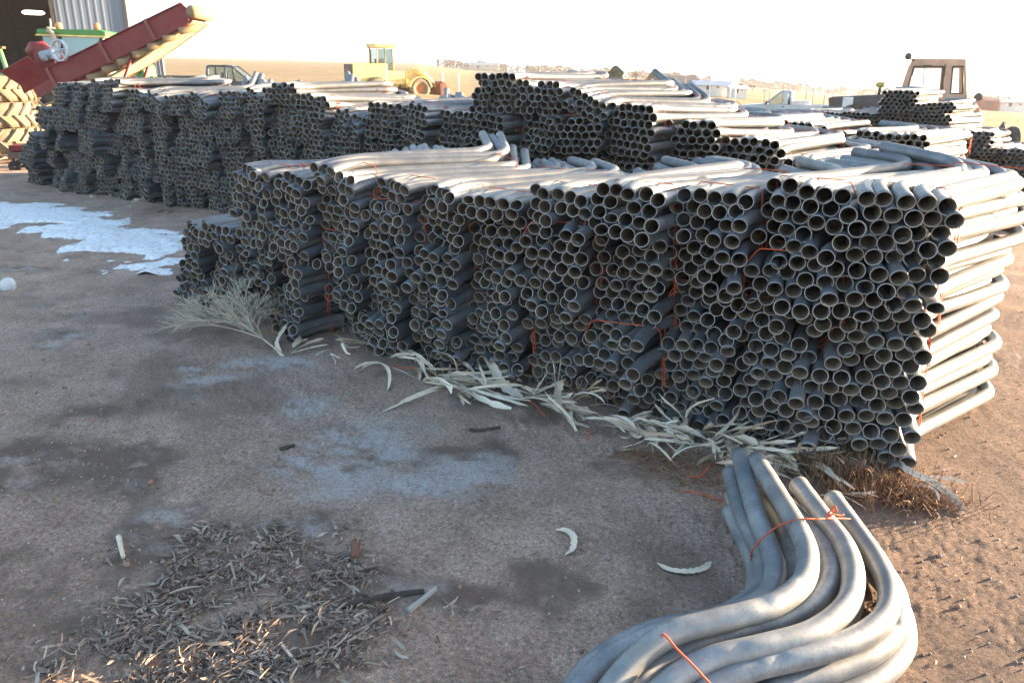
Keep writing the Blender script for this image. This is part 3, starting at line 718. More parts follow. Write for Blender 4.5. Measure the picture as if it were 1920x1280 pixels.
# pale hood-like plastic lump at the left edge
def lump():
    mb = MB(); p = at(18, 543); r_ = .055
    prof_ = [(.0, .13), (.03, .128), (.055, .11), (.072, .08), (.078, .045), (.074, .015), (.070, .0)]
    mb.lathe(prof_, 20, 0, T((p.x, p.y, gz(p.x, p.y)-.005)) @ RZ(.4) @ Matrix.Diagonal((.74, .6, .74, 1)))
    for k, v in enumerate(mb.v):
        nz_ = float(fbm(v[0]*14, v[1]*14+v[2]*9, 2, 5)); mb.v[k] = (v[0]+(nz_-.5)*.03, v[1], v[2]+(nz_-.5)*.02)
    o = mb.build('plastic_cap', WHITE); tag(o, 'crumpled white plastic cap lying alone at the left edge below the snow', 'plastic cap')
    mb = MB(); mb.tube([(p.x+.045, p.y-.02, .055), (p.x+.06, p.y-.03, .03), (p.x+.065, p.y-.04, .0)], .005, 6); mb.build('strap', WHITE, o)
lump()
# ------------------------------------------------------------------ shed and machines behind
def wheel(parent, c, R, W, mat, hub, name='wheel', lug=0, steer=0, hubr=.5, n=36):
    """tyre with lugs on a y axle, rim as sub-part"""
    M = T(c) @ RZ(steer) @ RX(PI/2)
    mb = MB(); h = W/2
    mb.lathe([(R*hubr, -h*.75), (R*.72, -h), (R*.93, -h*.95), (R*.985, -h*.6), (R, 0), (R*.985, h*.6), (R*.93, h*.95), (R*.72, h), (R*hubr, h*.75)], n, 0, M, True, True)
    if lug:
        for k in range(lug):
            for s in (-1, 1):
                a = 2*PI*(k+(.5 if s > 0 else 0))/lug
                mb.box((0, 0, 0), (W*.52, R*.075, R*.075), None, 0)
                vs = mb.v[-8:]; del mb.v[-8:]
                MM = M @ RZ(a) @ T((R*1.01, 0, s*h*.48)) @ RY(PI/2) @ RZ(s*.75)
                mb.v += [tuple(MM @ Vector(q)) for q in vs]
    w_ = mb.build(name, mat, parent)
    mb = MB()
    mb.lathe([(0, -h*.35), (R*hubr*.35, -h*.4), (R*hubr*.4, -h*.2), (R*hubr*.85, -h*.25), (R*hubr*1.02, -h*.8), (R*hubr*1.04, h*.8), (R*hubr*.85, h*.25), (R*hubr*.4, h*.2), (R*hubr*.35, h*.4), (0, h*.4)], n, 0, M)
    mb.build('rim', hub, w_)
    return w_
def corr_wall(mb, a, b, z0, z1, pitch=.30, dep=.010, mi=0):
    a = Vector(a); b = Vector(b); d = (b-a); L = d.length; d.normalize(); nrm = Vector((d.y, -d.x, 0)); n = int(L/pitch); vs = []; us = []
    for k in range(n+1):
        u0 = k*pitch
        us += [(u0, 0), (u0+pitch*.55, 0), (u0+pitch*.68, dep), (u0+pitch*.87, dep)]
    us = [u for u in us if u[0] <= L]+[(L, 0)]
    for (u, w_) in us:
        q = a+d*u+nrm*w_; vs += [(q.x, q.y, z0), (q.x, q.y, z1)]
    # back face for thickness
    nb = len(us)
    for (u, w_) in us:
        q = a+d*u-nrm*.06; vs += [(q.x, q.y, z0), (q.x, q.y, z1)]
    fs = [(2*i, 2*i+2, 2*i+3, 2*i+1) for i in range(nb-1)]+[(2*(nb+i), 2*(nb+i)+1, 2*(nb+i)+3, 2*(nb+i)+2) for i in range(nb-1)]
    fs += [(0, 1, 2*nb+1, 2*nb), (2*nb-2, 4*nb-2, 4*nb-1, 2*nb-1)]
    fs += [(2*i+1, 2*i+3, 2*(nb+i)+3, 2*(nb+i)+1) for i in range(nb-1)]
    mb.add(vs, fs, mi)
def shed():
    Y = 38.0
    pl = aty(92, 60, Y); pr = aty(240, 60, Y); x1, x2 = pl.x+.35, pr.x+.12
    g = float(terrain(x1, Y)); H = 8.2
    TH = math.radians(29); rk = pr.x/38.0; WW = (rk*38-x1)/(math.cos(TH)-rk*math.sin(TH)); x2 = x1+WW
    root = empty('metal_shed', (x1, Y, g), TH, 'tall pale blue corrugated metal shed with a big dark open doorway', 'shed')
    wl = paint('pale_corrugated_steel', (.15, .19, .255), .55, .0, .0, 1)
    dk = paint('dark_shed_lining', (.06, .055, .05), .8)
    mb = MB(); corr_wall(mb, (0, 0, 0), (x2-x1, 0, 0), 0, H); corr_wall(mb, (x2-x1, 0, 0), (x2-x1, 12, 0), 0, H)
    mb.build('wall', wl, root)
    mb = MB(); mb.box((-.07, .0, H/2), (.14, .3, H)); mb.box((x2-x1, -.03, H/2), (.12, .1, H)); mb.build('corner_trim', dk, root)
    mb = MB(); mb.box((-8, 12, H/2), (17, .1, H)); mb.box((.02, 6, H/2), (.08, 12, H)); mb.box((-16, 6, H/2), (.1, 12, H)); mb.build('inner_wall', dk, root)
    mb = MB()
    for xx in (-2.2, -5.5, -9): mb.box((xx, 11.8, H/2), (.25, .25, H))
    for zz in (1.6, 3.3): mb.box((-8, 11.86, zz), (16, .14, .14))
    mb.build('girt', DARK, root)
    mb = MB(); mb.prism([(-16.3, H), (-16.3, H+.2), (x2-x1+.2, H+.2), (x2-x1+.2, H)], -.3, 12.3, 'y'); mb.build('roof', wl, root)
    mb = MB(); mb.prism([(-16, 5.25), (-.15, 4.95), (-.15, 5.02), (-16, 5.55)], -.9, .15, 'y'); mb.build('raised_door', paint('raised_door_panel', (.40, .42, .42), .5), root)
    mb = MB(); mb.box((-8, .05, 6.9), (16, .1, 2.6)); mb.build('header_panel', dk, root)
    e, nt, b = newmat('shed_lamp_glow'); b.inputs['Emission Color'].default_value = (1, .85, .65, 1); b.inputs['Emission Strength'].default_value = 3
    loc_ = lambda q: RZ(-TH) @ (q-Vector((x1, Y, g))); lp = loc_(aty(62, 22, Y+3)); f_ = MB(); f_.lathe([(0, .03), (.42, .02), (.5, -.06), (.42, -.12), (0, -.14)], 20, 0, T(lp) @ Matrix.Diagonal((1, 1, 1, 1)))
    f_.build('ceiling_lamp', e, root)
    mbx = MB(); q = loc_(aty(97, 62, Y-.2)); mbx.box((q.x, q.y, q.z), (.34, .25, .5)); mbx.tube([(q.x, q.y, q.z+.2), (q.x+.02, q.y, q.z+.6)], .05, 8); mbx.build('meter_box', paint('meter_grey', (.45, .44, .40)), root, .02)
    # second shed farther right
    Y2 = 62; a = aty(258, 110, Y2); b_ = aty(302, 110, Y2); g2 = float(terrain(a.x, Y2))
    r2 = empty('metal_shed', (a.x, Y2, g2), math.radians(25), 'low pale corrugated shed seen far behind under the red conveyor', 'shed')
    mb = MB(); corr_wall(mb, (-3, 0, 0), (b_.x-a.x, 0, 0), 0, 2.0, .25, .03); corr_wall(mb, (b_.x-a.x, 0, 0), (b_.x-a.x, 7, 0), 0, 2.0, .25, .03); mb.build('wall', wl, r2)
    mb = MB(); mb.prism([(-3.2, 2.0), (b_.x-a.x+.2, 2.0), (b_.x-a.x+.2, 2.1), (-3.2, 2.1)], -.2, 7.2); mb.build('roof', wl, r2)
shed()
def tyres():
    for k in range(3):
        z0 = .14+k*.475; p = aty(2, 300, 15.6)
        root = empty('tractor_tyre', (p.x, 15.6, z0+terrain(p.x, 15.6)), k*.4, f'dusty lugged tractor tyre lying flat, {["lowest", "middle", "topmost"][k]} of the stack of three', 'tyre', 'tractor tyres stacked on a pallet')
        R, W = .80, .465; h = W/2
        mb = MB(); M = T((0, 0, h))
        mb.lathe([(R*.52, -h*.7), (R*.7, -h), (R*.92, -h*.97), (R*.97, -h*.6), (R*.975, 0), (R*.97, h*.6), (R*.92, h*.97), (R*.7, h), (R*.52, h*.7), (R*.50, 0)], 48, 0, M, True, True)
        mb.build('casing', DUSTRUB, root)
        mb = MB(); nl_ = 20
        for i in range(nl_):
            for s in (-1, 1):
                a = 2*PI*(i+(.5 if s > 0 else 0))/nl_; pts = []
                for q in range(5):
                    t = q/4; zz = s*h*(.02+.95*t); aa = a+t*.26; rr = R*(1.0 if t < .8 else .975)
                    pts.append((rr*.992*math.cos(aa), rr*.992*math.sin(aa), zz+h))
                mb.tube(pts, [.024, .026, .026, .026, .022], 4, 0, True, False)
        mb.build('tread', DUSTRUB, root)
    p = aty(2, 300, 15.6); root = empty('pallet', (p.x, 15.6, float(terrain(p.x, 15.6))), 0, 'low wooden pallet under the three stacked tyres', 'pallet')
    mb = MB()
    for k in range(7): mb.box((0, -.62+k*.206, .125), (1.5, .12, .022))
    mb.build('deck', WOOD, root)
    mb = MB()
    for x in (-.68, 0, .68):
        for y in (-.6, 0, .6): mb.box((x, y, .062), (.14, .12, .1))
    mb.build('blocks', WOOD, root)
    mb = MB()
    for x in (-.68, 0, .68): mb.box((x, 0, .006), (.12, 1.3, .016))
    mb.build('runners', WOOD, root)
tyres()
def cart():
    p = at(42, 322); g = 0
    root = empty('small_cart', (p.x, p.y, 0), .3, 'small red-topped steel cart with caster wheel beside left end of middle stack', 'cart')
    MB().box((.12, .1, .42), (.46, .5, .10)).build('tray', RED, root, .01)
    MB().box((.12, .1, .30), (.52, .55, .12)).build('frame', paint('brown_frame', (.14, .09, .07)), root, .01)
    for x, y in ((-.08, -.1), (.3, -.1), (.3, .34), (-.08, .34)):
        mb = MB(); mb.tube([(x, y, .24), (x, y, .16)], .02, 8); mb.box((x, y, .15), (.02, .09, .09)); f = mb.build('caster', DARK, root)
        m2 = MB(); m2.lathe([(.02, -.025), (.09, -.028), (.10, -.012), (.10, .012), (.09, .028), (.02, .025)], 20, 0, T((x, y+.0, .10)) @ RX(PI/2)); m2.build('wheel', BLACKRUB, f)
cart()
def conveyor():
    Y = 14.6
    A = aty(95, 160, Y); B = aty(372, 26, Y)         # beam axis, lower to upper
    d = (B-A); L = d.length; ang = math.atan2(d.z, d.x)
    root = empty('conveyor', (A.x, Y, 0), 0, 'long red inclined field conveyor with hopper, standing behind the middle stack', 'conveyor')
    M = T((0, 0, A.z)) @ RY(-ang)
    W = .75
    side = MB()
    for y in (-W/2, W/2):
        side.prism([(-.12, -.15), (-.12, .17), (L*.98, .17), (L, .02), (L*.96, -.16)], y-.012, y+.012, 'y', 0, M)
        side.prism([(-.12, .17), (-.12, .185), (L*.98, .185), (L*.98, .17)], y-.045, y+.045, 'y', 0, M)
        side.prism([(-.12, -.165), (-.12, -.15), (L*.96, -.15), (L*.96, -.165)], y-.045, y+.045, 'y', 0, M)
    side.build('beam', RED, root)
    SB = paint('red_brown_strap', (.24, .06, .05))
    for u in (.30, L*.45, L*.75):
        st = MB()
        for y in (-W/2-.03, W/2+.03): st.prism([(u-.03, -.17), (u+.03, -.17), (u+.03, .19), (u-.03, .19)], y-.02, y+.02, 'y', 0, M)
        st.prism([(u-.02, -.17), (u+.02, -.17), (u+.02, -.13), (u-.02, -.13)], -W/2, W/2, 'y', 0, M); st.build('band', SB, root)
    low = MB()
    low.prism([(-.05, -.33), (L*.55, -.31), (L*.82, -.20), (L*.80, -.17), (L*.5, -.26), (-.05, -.28)], W/2-.02, W/2+.012, 'y', 0, M)
    low.build('lower_rail', RED, root)
    for k in range(9):
        u = .25+k*(L-.4)/8.5
        mb = MB(); q0 = M @ Vector((u, -W/2-.05, -.20-.06*(1-k/9))); q1 = M @ Vector((u+.10, -W/2+.42, -.20-.06*(1-k/9)))
        q1 = M @ Vector((u+.26, -W/2+.15, -.22-.06*(1-k/9))); mb.tube([q0, q0+(q1-q0)*.05, q1-(q1-q0)*.05, q1], [.05, .062, .062, .05], 14)
        r_ = mb.build('roller', CANVAS, root)
    ch = MB(); n = 95
    for k in range(n):
        t = k/(n-1); u = -.35+t*(L+.32); sag = -.30-.13*math.sin(PI*t)*1.0+.16*t
        q = M @ Vector((u, 0, sag)); ch.add(*[[(q.x+sx*.006+ .0, q.y+sy*W*.46, q.z+sz*.010) for sx, sy, sz in ((-1,-1,-1),(1,-1,-1),(1,1,-1),(-1,1,-1),(-1,-1,1),(1,-1,1),(1,1,1),(-1,1,1))], [(0,3,2,1),(4,5,6,7),(0,1,5,4),(1,2,6,5),(2,3,7,6),(3,0,4,7)]])
    for y in (-W*.46, W*.46):
        ch.tube([tuple(M @ Vector((-.35+t*(L+.32), y, -.30-.13*math.sin(PI*t)+.16*t))) for t in np.linspace(0, 1, 30)], .02, 6)
    ch.build('chain_belt', paint('rusty_chain', (.42, .27, .13), .7, .1), root)
    mb = MB(); q = M @ Vector((L*1.01, 0, -.01)); mb.tube([(q.x, q.y-W/2-.06, q.z), (q.x, q.y-W/2, q.z), (q.x, q.y+W/2, q.z), (q.x, q.y+W/2+.06, q.z)], [.05, .105, .105, .05], 20)
    mb.build('head_roller', CANVAS, root)
    # hopper
    hp = MB(); s = lambda px, py, y: (lambda q: (q.x-A.x, q.y-Y, q.z))(aty(px, py, Y+y))
    def plate(pts, th=.02, mat=RED, name='hopper_plate'):
        v = [Vector(p) for p in pts]; nn = (v[1]-v[0]).cross(v[2]-v[0]).normalized()*th; n_ = len(v)
        vs = [tuple(q) for q in v]+[tuple(q+nn) for q in v]
        fs = [tuple(range(n_-1, -1, -1)), tuple(range(n_, 2*n_))]+[(i, (i+1) % n_, (i+1) % n_+n_, i+n_) for i in range(n_)]
        hp.add(vs, fs)
    plate([s(0, 135, -.55), s(52, 106, -.55), s(88, 138, -.42), s(38, 160, -.42)])
    plate([s(38, 160, -.42), s(88, 138, -.42), s(92, 152, -.38), s(45, 176, -.38)])
    plate([s(52, 106, .5), s(0, 135, .5), s(38, 160, .4), s(88, 138, .4)])
    plate([s(0, 135, -.55), s(38, 160, -.42), s(38, 160, .4), s(0, 135, .5)])
    plate([s(38, 160, -.42), s(45, 176, -.38), s(45, 176, .38), s(38, 160, .4)])
    hp.build('hopper', RED, root)
    hd = MB(); hd.tube([s(56, 104, -.2), s(66, 95, -.15), s(78, 94, -.1), s(92, 106, -.1)], [.10, .16, .16, .13], 14); hd.prism([(-.12, -.1), (.25, -.1), (.2, .2), (-.1, .25)], -.28, .1, 'y', 0, T((s(95, 118, 0)[0], 0, s(95, 118, 0)[2]))); hd.build('drive_housing', RED, root)
    mt = MB(); c = s(93, 104, -.3); mt.tube([(c[0]-.14, c[1], c[2]-.02), (c[0]+.14, c[1], c[2]+.04)], .085, 14); mt.lathe([(.0, -.02), (.06, -.02), (.06, .02), (0, .02)], 14, 0, T((c[0]-.04, c[1]-.1, c[2]-.04)) @ RX(PI/2)); mt.build('motor', paint('grey_motor', (.35, .38, .42), .5), root)
    pu = MB(); c = s(112, 95, -.5); PMt = T(c) @ RZ(-.35) @ RX(PI/2); R = .18
    pu.lathe([(R*.86, -.025), (R, -.03), (R*.97, 0), (R, .03), (R*.86, .025)], 36, 0, PMt, True, True)
    pu.lathe([(0, -.03), (.035, -.03), (.035, .03), (0, .03)], 14, 0, PMt)
    for k in range(6):
        a = k*PI/3+.2; pu.tube([PMt @ Vector((.03*math.cos(a), .03*math.sin(a), 0)), PMt @ Vector((R*.9*math.cos(a), R*.9*math.sin(a), 0))], .014, 6)
    pu.build('pulley', paint('pale_blue_pulley', (.55, .62, .70), .4), root)
    # undercarriage
    uc = MB(); g = -0.0
    for y in (-.45, .45): uc.tube([(M @ Vector((L*.22, y*.8, -.17))), (.9, y, .35)], .035, 8); uc.tube([(M @ Vector((L*.6, y*.8, -.17))), (.9, y, .35)], .03, 8)
    uc.tube([(.9, -.55, .35), (.9, .55, .35)], .04, 8); uc.build('undercarriage', RED, root)
    for y in (-.62, .62): wheel(root, (.9, y, .35), .35, .2, BLACKRUB, STEEL)
conveyor()
def green_things():
    p = aty(160, 130, 27); g = float(terrain(p.x, 27))
    root = empty('green_tractor', (p.x, 27, g), .15, 'green farm tractor with glazed cab and two beacons behind the red conveyor', 'tractor')
    zr = aty(160, 58, 27).z-g
    MB().prism([(-1.0, zr-.16), (-.95, zr), (.9, zr), (1.08, zr-.06), (1.05, zr-.2)], -.85, .85).build('cab_roof', GREEN, root, .04)
    st = MB(); st.prism([(-1.02, zr-.2), (-1.0, zr-.155), (1.06, zr-.18), (1.05, zr-.23)], -.87, .87); st.build('roof_stripe', YELLOW, root)
    z0 = zr-1.35
    fr = MB()
    for x in (-.88, -.32, .92):
        for y in (-.8, .8): fr.tube([(x, y, zr-.2), (x*(.96 if x < .5 else .9), y*1.02, z0)], .04, 6)
    fr.tube([(.92, -.8, zr-.2), (.35, -.82, z0+.3)], .02, 6)
    fr.build('cab_frame', DARK, root)
    gl = MB(); gl.box((0, -.79, (zr+z0)/2-.1), (1.75, .01, 1.1)); gl.box((0, .79, (zr+z0)/2-.1), (1.75, .01, 1.1)); gl.box((-.87, 0, (zr+z0)/2-.1), (.01, 1.55, 1.1)); gl.box((.87, 0, (zr+z0)/2-.1), (.01, 1.55, 1.1)); gl.build('cab_glass', glass('painted_sky_cab_glass', (.9, 1.6, 1.7), .12), root)  # bright sky in the panes painted as a nearly opaque pale teal
    MB().box((.0, 0, z0-.35), (2.0, 1.6, .7)).build('body', GREEN, root, .06)
    MB().prism([(.8, z0-1.0), (.8, z0-.05), (2.9, z0-.25), (3.1, z0-.4), (3.1, z0-1.0)], -.42, .42).build('hood', GREEN, root, .05)
    ex = MB(); ex.tube([(-.42, -.98, z0-.25), (-.42, -.98, z0+.15), (-.42, -.98, zr-.4), (-.47, -.98, zr-.12), (-.6, -.98, zr-.04)], [.13, .13, .075, .07, .07], 12); ex.build('exhaust', paint('beige_pipe', (.45, .38, .28), .5), root)
    for x in (-.42, .72):
        b_ = MB(); b_.lathe([(0, 0), (.09, 0), (.11, .06), (.10, .17), (.05, .21), (0, .22)], 14, 0, T((x, -.5, zr))); b_.build('beacon', paint('orange_beacon', (.75, .28, .10), .3), root)
    for y in (-.95, .95): wheel(root, (-.3, y, .85), .85, .45, BLACKRUB, YELLOW, lug=18)
    for y in (-.8, .8): wheel(root, (2.3, y, .6), .6, .35, BLACKRUB, YELLOW, lug=14)
    # second green tractor far behind
    p = aty(240, 122, 33); g = float(terrain(p.x, 33)); r2 = empty('green_tractor', (p.x, 33, g), -.1, 'second green tractor farther back, only its pale hood showing under conveyor', 'tractor')
    zz = aty(240, 113, 33).z-g
    MB().prism([(-1.2, zz-1.2), (-1.2, zz-.12), (-.9, zz), (.5, zz), (.9, zz-.18), (.95, zz-1.2)], -.45, .45).build('hood', GREEN, r2, .05)
    MB().box((.0, -.47, zz-.45), (1.6, .03, .12)).build('side_grille', DARK, r2)
    MB().box((-1.9, 0, zz-.1), (1.3, 1.3, 1.4)).build('cab', GREEN, r2, .08)
    for x in (-1.6, .5):
        for y in (-.75, .75): wheel(r2, (x, y, .55), .55, .35, BLACKRUB, YELLOW, lug=14)
    # pale green implement at the far left
    p = aty(14, 150, 20.5); g = float(terrain(p.x, 20.5)); r3 = empty('green_implement', (p.x, 20.5, g), .2, 'pale green farm implement with a mast standing behind the tyre stack', 'implement')
    zt = aty(12, 92, 20.5).z-g
    mb = MB(); mb.tube([(-.05, 0, zt), (.12, 0, .9)], .055, 10); mb.tube([(.12, .1, 1.3), (.22, .1, .3)], .05, 8); mb.build('mast', LGREEN, r3)
    MB().box((-.07, 0, zt+.03), (.26, .2, .05)).build('mast_cap', RUST, r3)
    mb = MB(); mb.box((.0, 0, .95), (.9, .9, .16)); mb.box((-.1, 0, 1.22), (.5, .6, .4)); mb.box((0, 0, .6), (1.3, .12, .12)); mb.build('frame', LGREEN, r3, .02)
    for x in (-.5, .5): wheel(r3, (x, -.3, .36), .36, .15, BLACKRUB, LGREEN)
green_things()
def pickup(name, loc, heading, mat, label, crew=True, L=5.6, s=1.0, bt=1.14):
    """local X forward, ground at z=0"""
    root = empty(name, loc, heading, label, 'pickup truck'); root.scale = (s, s, s)
    W = 1.86; h = W/2
    xr, xf = -L/2, L/2; cabr = -.75 if crew else -.15; cabf = 1.35
    body = MB()
    # bed: floor and side panels with wheel arch
    def arch(cx, r, z0, n=10): return [(cx+r*math.cos(a), z0+r*math.sin(a)) for a in np.linspace(PI, 0, n)]
    rw, fw_ = xr+1.05, xf-.95
    prof_ = [(xr, .50), (rw-.46, .48)]+arch(rw, .44, .46)+[(rw+.46, .42), (fw_-.46, .42)]+arch(fw_, .44, .46)+[(fw_+.46, .45), (xf-.03, .45), (xf, .62), (xf-.02, .95), (xf-.12, 1.02), (cabf, 1.13), (cabr, 1.13), (cabr-.02, bt), (xr, bt)]
    for sgn in (-1, 1): body.prism(prof_, sgn*h, sgn*(h-.07), 'y')
    body.box((cabr-(cabr-xr)/2-.0, 0, .62), (cabr-xr, W-.16, .06)); body.box((xr+.03, 0, (.54+bt)/2), (.06, W-.15, bt-.56)); body.box((cabr-.02, 0, .85), (.05, W-.15, .55))
    body.prism([(cabf-.15, .55), (cabf-.15, 1.15), (cabf, 1.16), (xf-.4, 1.07), (xf-.06, 1.0), (xf, .62), (xf-.04, .46)], -h+.05, h-.05)
    body.box(((cabf+cabr)/2, 0, .5), (cabf-cabr, W-.2, .16))
    body.build('body', mat, root, .025)
    zt = 1.86; cab = MB()
    A_ = [(cabf-.05, 1.14), (cabf-.85, zt-.04), (cabf-1.0, zt), (cabr+.2, zt), (cabr+.08, zt-.05), (cabr, 1.14)]
    cab.prism([(cabf-.85, zt-.045), (cabf-1.0, zt), (cabr+.2, zt), (cabr+.08, zt-.05)], -h+.16, h-.16)
    for y in (-1, 1):
        def bar(a, b, wd=.05): cab.tube([(a[0], y*(h-.06 if a[1] < 1.3 else h-.19), a[1]), (b[0], y*(h-.06 if b[1] < 1.3 else h-.19), b[1])], wd, 6)
        bar((cabf-.05, 1.13), (cabf-.88, zt-.04), .04); bar((cabr+.04, 1.13), (cabr+.13, zt-.05), .07)
        if crew: bar(((cabf+cabr)/2-.1, 1.13), ((cabf+cabr)/2-.12, zt-.05), .06); bar((cabr+.1, 1.13), (cabr+.12, zt-.05), .06)
        else: bar((cabr+.35, 1.13), (cabr+.36, zt-.05), .12)
        bar((cabf-.88, zt-.05), (cabr+.13, zt-.05), .04)
    cab.box((cabr+.08, 0, 1.27), (.07, W-.3, .3))
    cab.build('cab', mat, root, .01)
    gw = h-.125
    for y in (-1, 1):
        gl = MB(); gl.add([(cabf-.1, y*(gw+.06), 1.15), (cabf-.88, y*(gw-.05), zt-.06), (cabr+.12, y*(gw-.05), zt-.06), (cabr+.06, y*(gw+.06), 1.15)], [(0, 1, 2, 3)]); gl.build('side_window', GLASSC, root)
    ws = MB(); ws.add([(cabf-.05, -gw, 1.15), (cabf-.05, gw, 1.15), (cabf-.88, gw-.08, zt-.05), (cabf-.88, -gw+.08, zt-.05)], [(0, 1, 2, 3)]); ws.build('windscreen', GLASSC, root)
    rw_ = MB(); rw_.add([(cabr+.05, -gw, 1.4), (cabr+.05, gw, 1.4), (cabr+.12, gw-.08, zt-.06), (cabr+.12, -gw+.08, zt-.06)], [(0, 1, 2, 3)]); rw_.build('rear_window', GLASSC, root)
    se = MB()
    for y in (-.4, .4): se.box((.25, y, .9), (.5, .5, .2)); se.box((.02, y, 1.22), (.14, .5, .62))
    se.build('seat', DARK, root, .03)
    bm = MB(); bm.box((xf+.04, 0, .55), (.14, W-.04, .22)); bm.build('bumper', STEEL, root, .03)
    bm = MB(); bm.box((xr-.06, 0, .52), (.14, W-.1, .18)); bm.build('bumper', STEEL, root, .03)
    tl = paint('red_lamp_lens', (.55, .03, .04), .25, 0, 0); hl = paint('clear_lamp_lens', (.75, .75, .72), .15, 0, 0)
    for y in (-1, 1):
        MB().box((xr+.0, y*(h-.06), .95), (.06, .15, .34)).build('tail_light', tl, root, .01)
        MB().box((xf-.02, y*(h-.20), .86), (.08, .34, .18)).build('headlight', hl, root, .01)
        mm = MB(); mm.box((cabf-.2, y*(h+.12), 1.22), (.10, .2, .18)); mm.tube([(cabf-.2, y*(h-.06), 1.15), (cabf-.2, y*(h+.06), 1.18)], .02, 6); mm.build('mirror', DARK, root, .02)
        for x in (rw, fw_): wheel(root, (x, y*(h-.14), .37), .37, .24, BLACKRUB, STEEL, hubr=.58)
    if True:
        g_ = MB(); g_.box((xf+.0, 0, .86), (.05, W-.85, .2)); g_.build('grille', DARK, root)
        hn = MB(); 
        for y in (-1, 1): hn.box((cabr+.45, y*(h+.005), 1.02), (.16, .02, .04)); 
        hn.build('door_handle', DARK, root)
    return root
def ground_pt(px, Y, zoff=0):
    p = aty(px, 150, Y); return (p.x, Y, float(terrain(p.x, Y))+zoff)
g = ground_pt(424, 40); zroof = aty(430, 121, 40).z
pickup('pickup_truck', (g[0], 40, zroof-1.9), math.radians(6), BLUEGREY, 'grey blue crew-cab pickup parked behind the left part of the middle stack', True, 5.9, 1.0, 1.36)
g = ground_pt(1487, 44); zroof = aty(1490, 168, 44).z
pickup('pickup_truck', (g[0], 44, zroof-1.9), math.radians(158), paint('cool_white_car_paint', (.52, .56, .60), .35, 0, .15), 'white single-cab pickup parked nose-left beyond the far thin-pipe stack', False, 5.5)
MB().box((0, 0, 0), (.9, 1.4, .3)).build('toolbox', paint('pale_toolbox', (.6, .6, .58)), None, .02, None)
tb = bpy.data.objects['toolbox']; tb.location = (g[0]+.55, 43.8, zroof-1.9+1.2); tb.rotation_euler = (0, 0, math.radians(158)); tag(tb, 'pale tool box across the bed of the white pickup', 'tool box')
